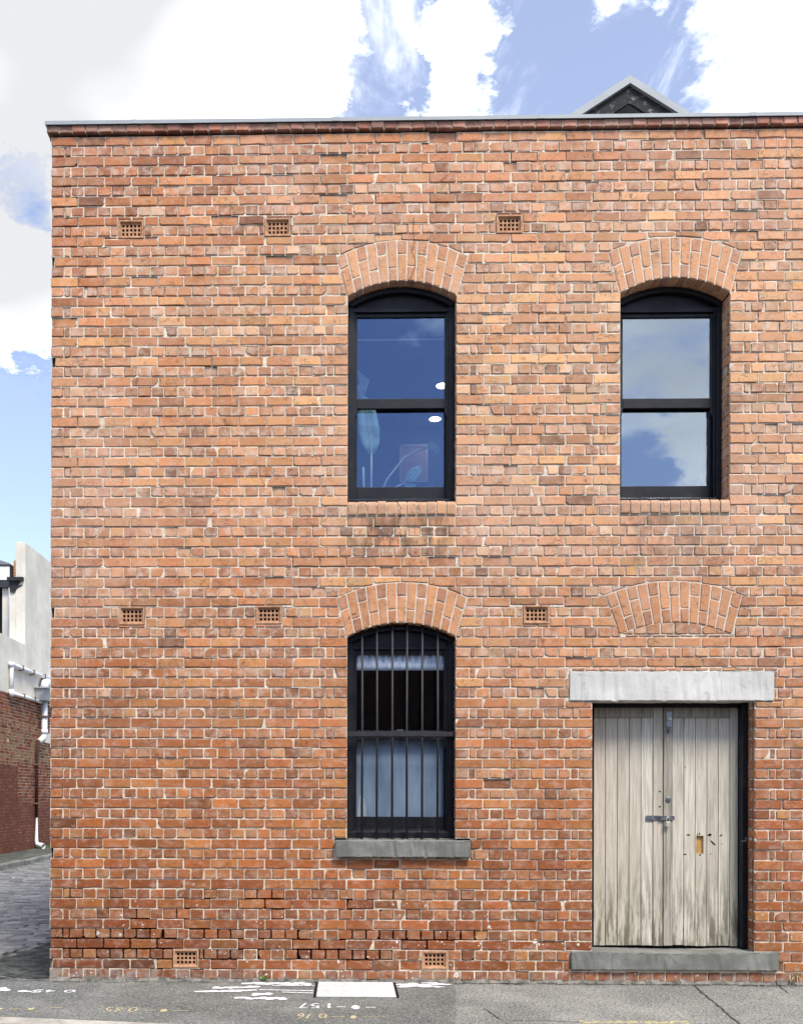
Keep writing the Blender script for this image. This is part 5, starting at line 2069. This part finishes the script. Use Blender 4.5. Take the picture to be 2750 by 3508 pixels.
m.build('eave', M['slate'], hs, origin=(-8.9, 18.3, 7.6))
for px_ in (-7.0, -8.4, -9.8):
    m = MB()
    m.box(px_ - 0.10, px_ + 0.10, 18.45, 18.65, 0.1, 7.488)
    m.build('post', M['render'], hs, origin=(px_, 18.5, 0.1))
m = MB()
m.tube([(-6.845, 18.33, 7.5), (-6.845, 18.33, 0.2)], 0.032, 10)
m.build('downpipe', mat_simple('pale_blue_pipe', (0.50, 0.56, 0.66), 0.5), hs, origin=(-6.85, 18.33, 0.2), smooth=True)
m = MB()
m.box(-11.0, -6.75, 19.6, 19.8, 0.0, 7.688)
m.build('wall', M['slate'], hs, origin=(-8.9, 19.7, 0))
m = MB()
for k in range(8):
    m.box(-6.80, -6.66, 18.5, 18.7, 7.62 + k * .085, 7.697 + k * .085)
m.build('chimney_bricks', M['terracotta'], hs, origin=(-6.73, 18.6, 7.6))

# moss at the foot of the lane wall
m = MB()
rr = random.Random(2)
for i in range(900):
    px_, py_ = XW + abs(rr.gauss(0.05, 0.10)), rr.uniform(18.6, 21.0)
    s = rr.uniform(0.015, 0.04)
    a = rr.uniform(0, 6.28)
    m.add([(px_, py_, 0.116), (px_ + s * math.cos(a), py_ + s * math.sin(a), 0.116), (px_ + s * .5, py_, 0.116 + s * 1.3)], [(0, 1, 2)])
mo = m.build('moss', M['weed'], None, origin=(XW, 19.8, 0.115))
tag(mo, 'green moss at the foot of the brick lane wall', 'moss', kind='stuff')

# ------------------------------------------------------------------ the far side of the street (seen in the window panes)
ob = empty('opposite_warehouse', (3, -16, 0))
tag(ob, 'long dark brick warehouse with an awning on the far side of the street, ', 'building')
g = MB()
g.box(-40, 46, -19, -13.0, -0.2, 0.0)
tag(g.build('far_pavement', M['asphalt'], None), kind='structure')
M['farbrick'] = mat_simple('far_brick', (0.16, 0.085, 0.06), 0.9, 0.3, 3)
m = MB()
m.box(-14, 22, -24, -16, 0.001, 5.6)
m.build('wall', M['farbrick'], ob, origin=(3, -16, 0))
m = MB()
m.box(-14.1, 22.1, -16.12, -15.9, 5.6, 5.85)
m.build('parapet', M['concrete'], ob, origin=(3, -16, 5.6))
m = MB()
m.box(-2, 9, -15.98, -14.6, 3.0, 3.25)
m.build('awning', M['slate'], ob, origin=(3, -15, 3))
for k in range(5):
    m = MB()
    m.box(-1.6 + 2.1 * k, 0.1 + 2.1 * k, -15.99, -15.95, 0.6 if k != 2 else 0.01, 2.7)
    w_ = m.build('shop_window' if k != 2 else 'door', M['hole'], ob, origin=(-0.7 + 2.1 * k, -15.97, 0.6))

# pipe brackets on the lane wall
M['bracket'] = mat_simple('rusty_bracket', (0.16, 0.10, 0.07), 0.7, 0.4, 20)
for (by, bz) in ((17.2, 5.06), (18.1, 5.06), (19.1, 5.06), (17.3, 4.31), (18.2, 4.31)):
    m = MB()
    m.box(XW + 0.005, XW + 0.145, by - 0.02, by + 0.02, bz - 0.072, bz + 0.072)
    m.build('pipe_bracket', M['bracket'], lb, origin=(XW, by, bz))
for bz in (3.9, 2.5, 1.4):
    m = MB()
    m.box(XW - 0.02, XW + (0.24 if bz > 3 else 0.11), (18.86 if bz > 3 else 18.50), (19.10 if bz > 3 else 18.64), bz - 0.02, bz + 0.02)
    m.build('pipe_bracket', M['bracket'], lb, origin=(XW, 18.6, bz))

# grit and crumbs of mortar lying along the wall foot
gt_ = MB()
rr = random.Random(21)
for i in range(900):
    gx_ = rr.uniform(-0.05, 8.2)
    gy_ = -0.006 - abs(rr.gauss(0, 0.045))
    if 2.34 < gx_ < 3.09 and gy_ < -0.04:
        continue
    s_ = rr.uniform(0.002, 0.006) * (1.8 if rr.random() < 0.08 else 1)
    zz = 0.0055
    a = rr.uniform(0, 3)
    k1, k2 = s_ * math.cos(a), s_ * math.sin(a)
    gt_.add([(gx_ + k1, gy_ + k2, zz), (gx_ - k2, gy_ + k1, zz), (gx_ - k1, gy_ - k2, zz), (gx_ + k2, gy_ - k1, zz), (gx_ + 0.3 * k2, gy_, zz + s_ * 1.1)],
            [(0, 1, 4), (1, 2, 4), (2, 3, 4), (3, 0, 4)])
gr_o = gt_.build('grit', mat_simple('pale_grit', (0.22, 0.20, 0.17), 0.95, 0.7, 60), None, origin=(4, -0.05, 0.005))
tag(gr_o, 'loose grit and mortar crumbs along the foot of the brick wall', 'grit', kind='stuff')
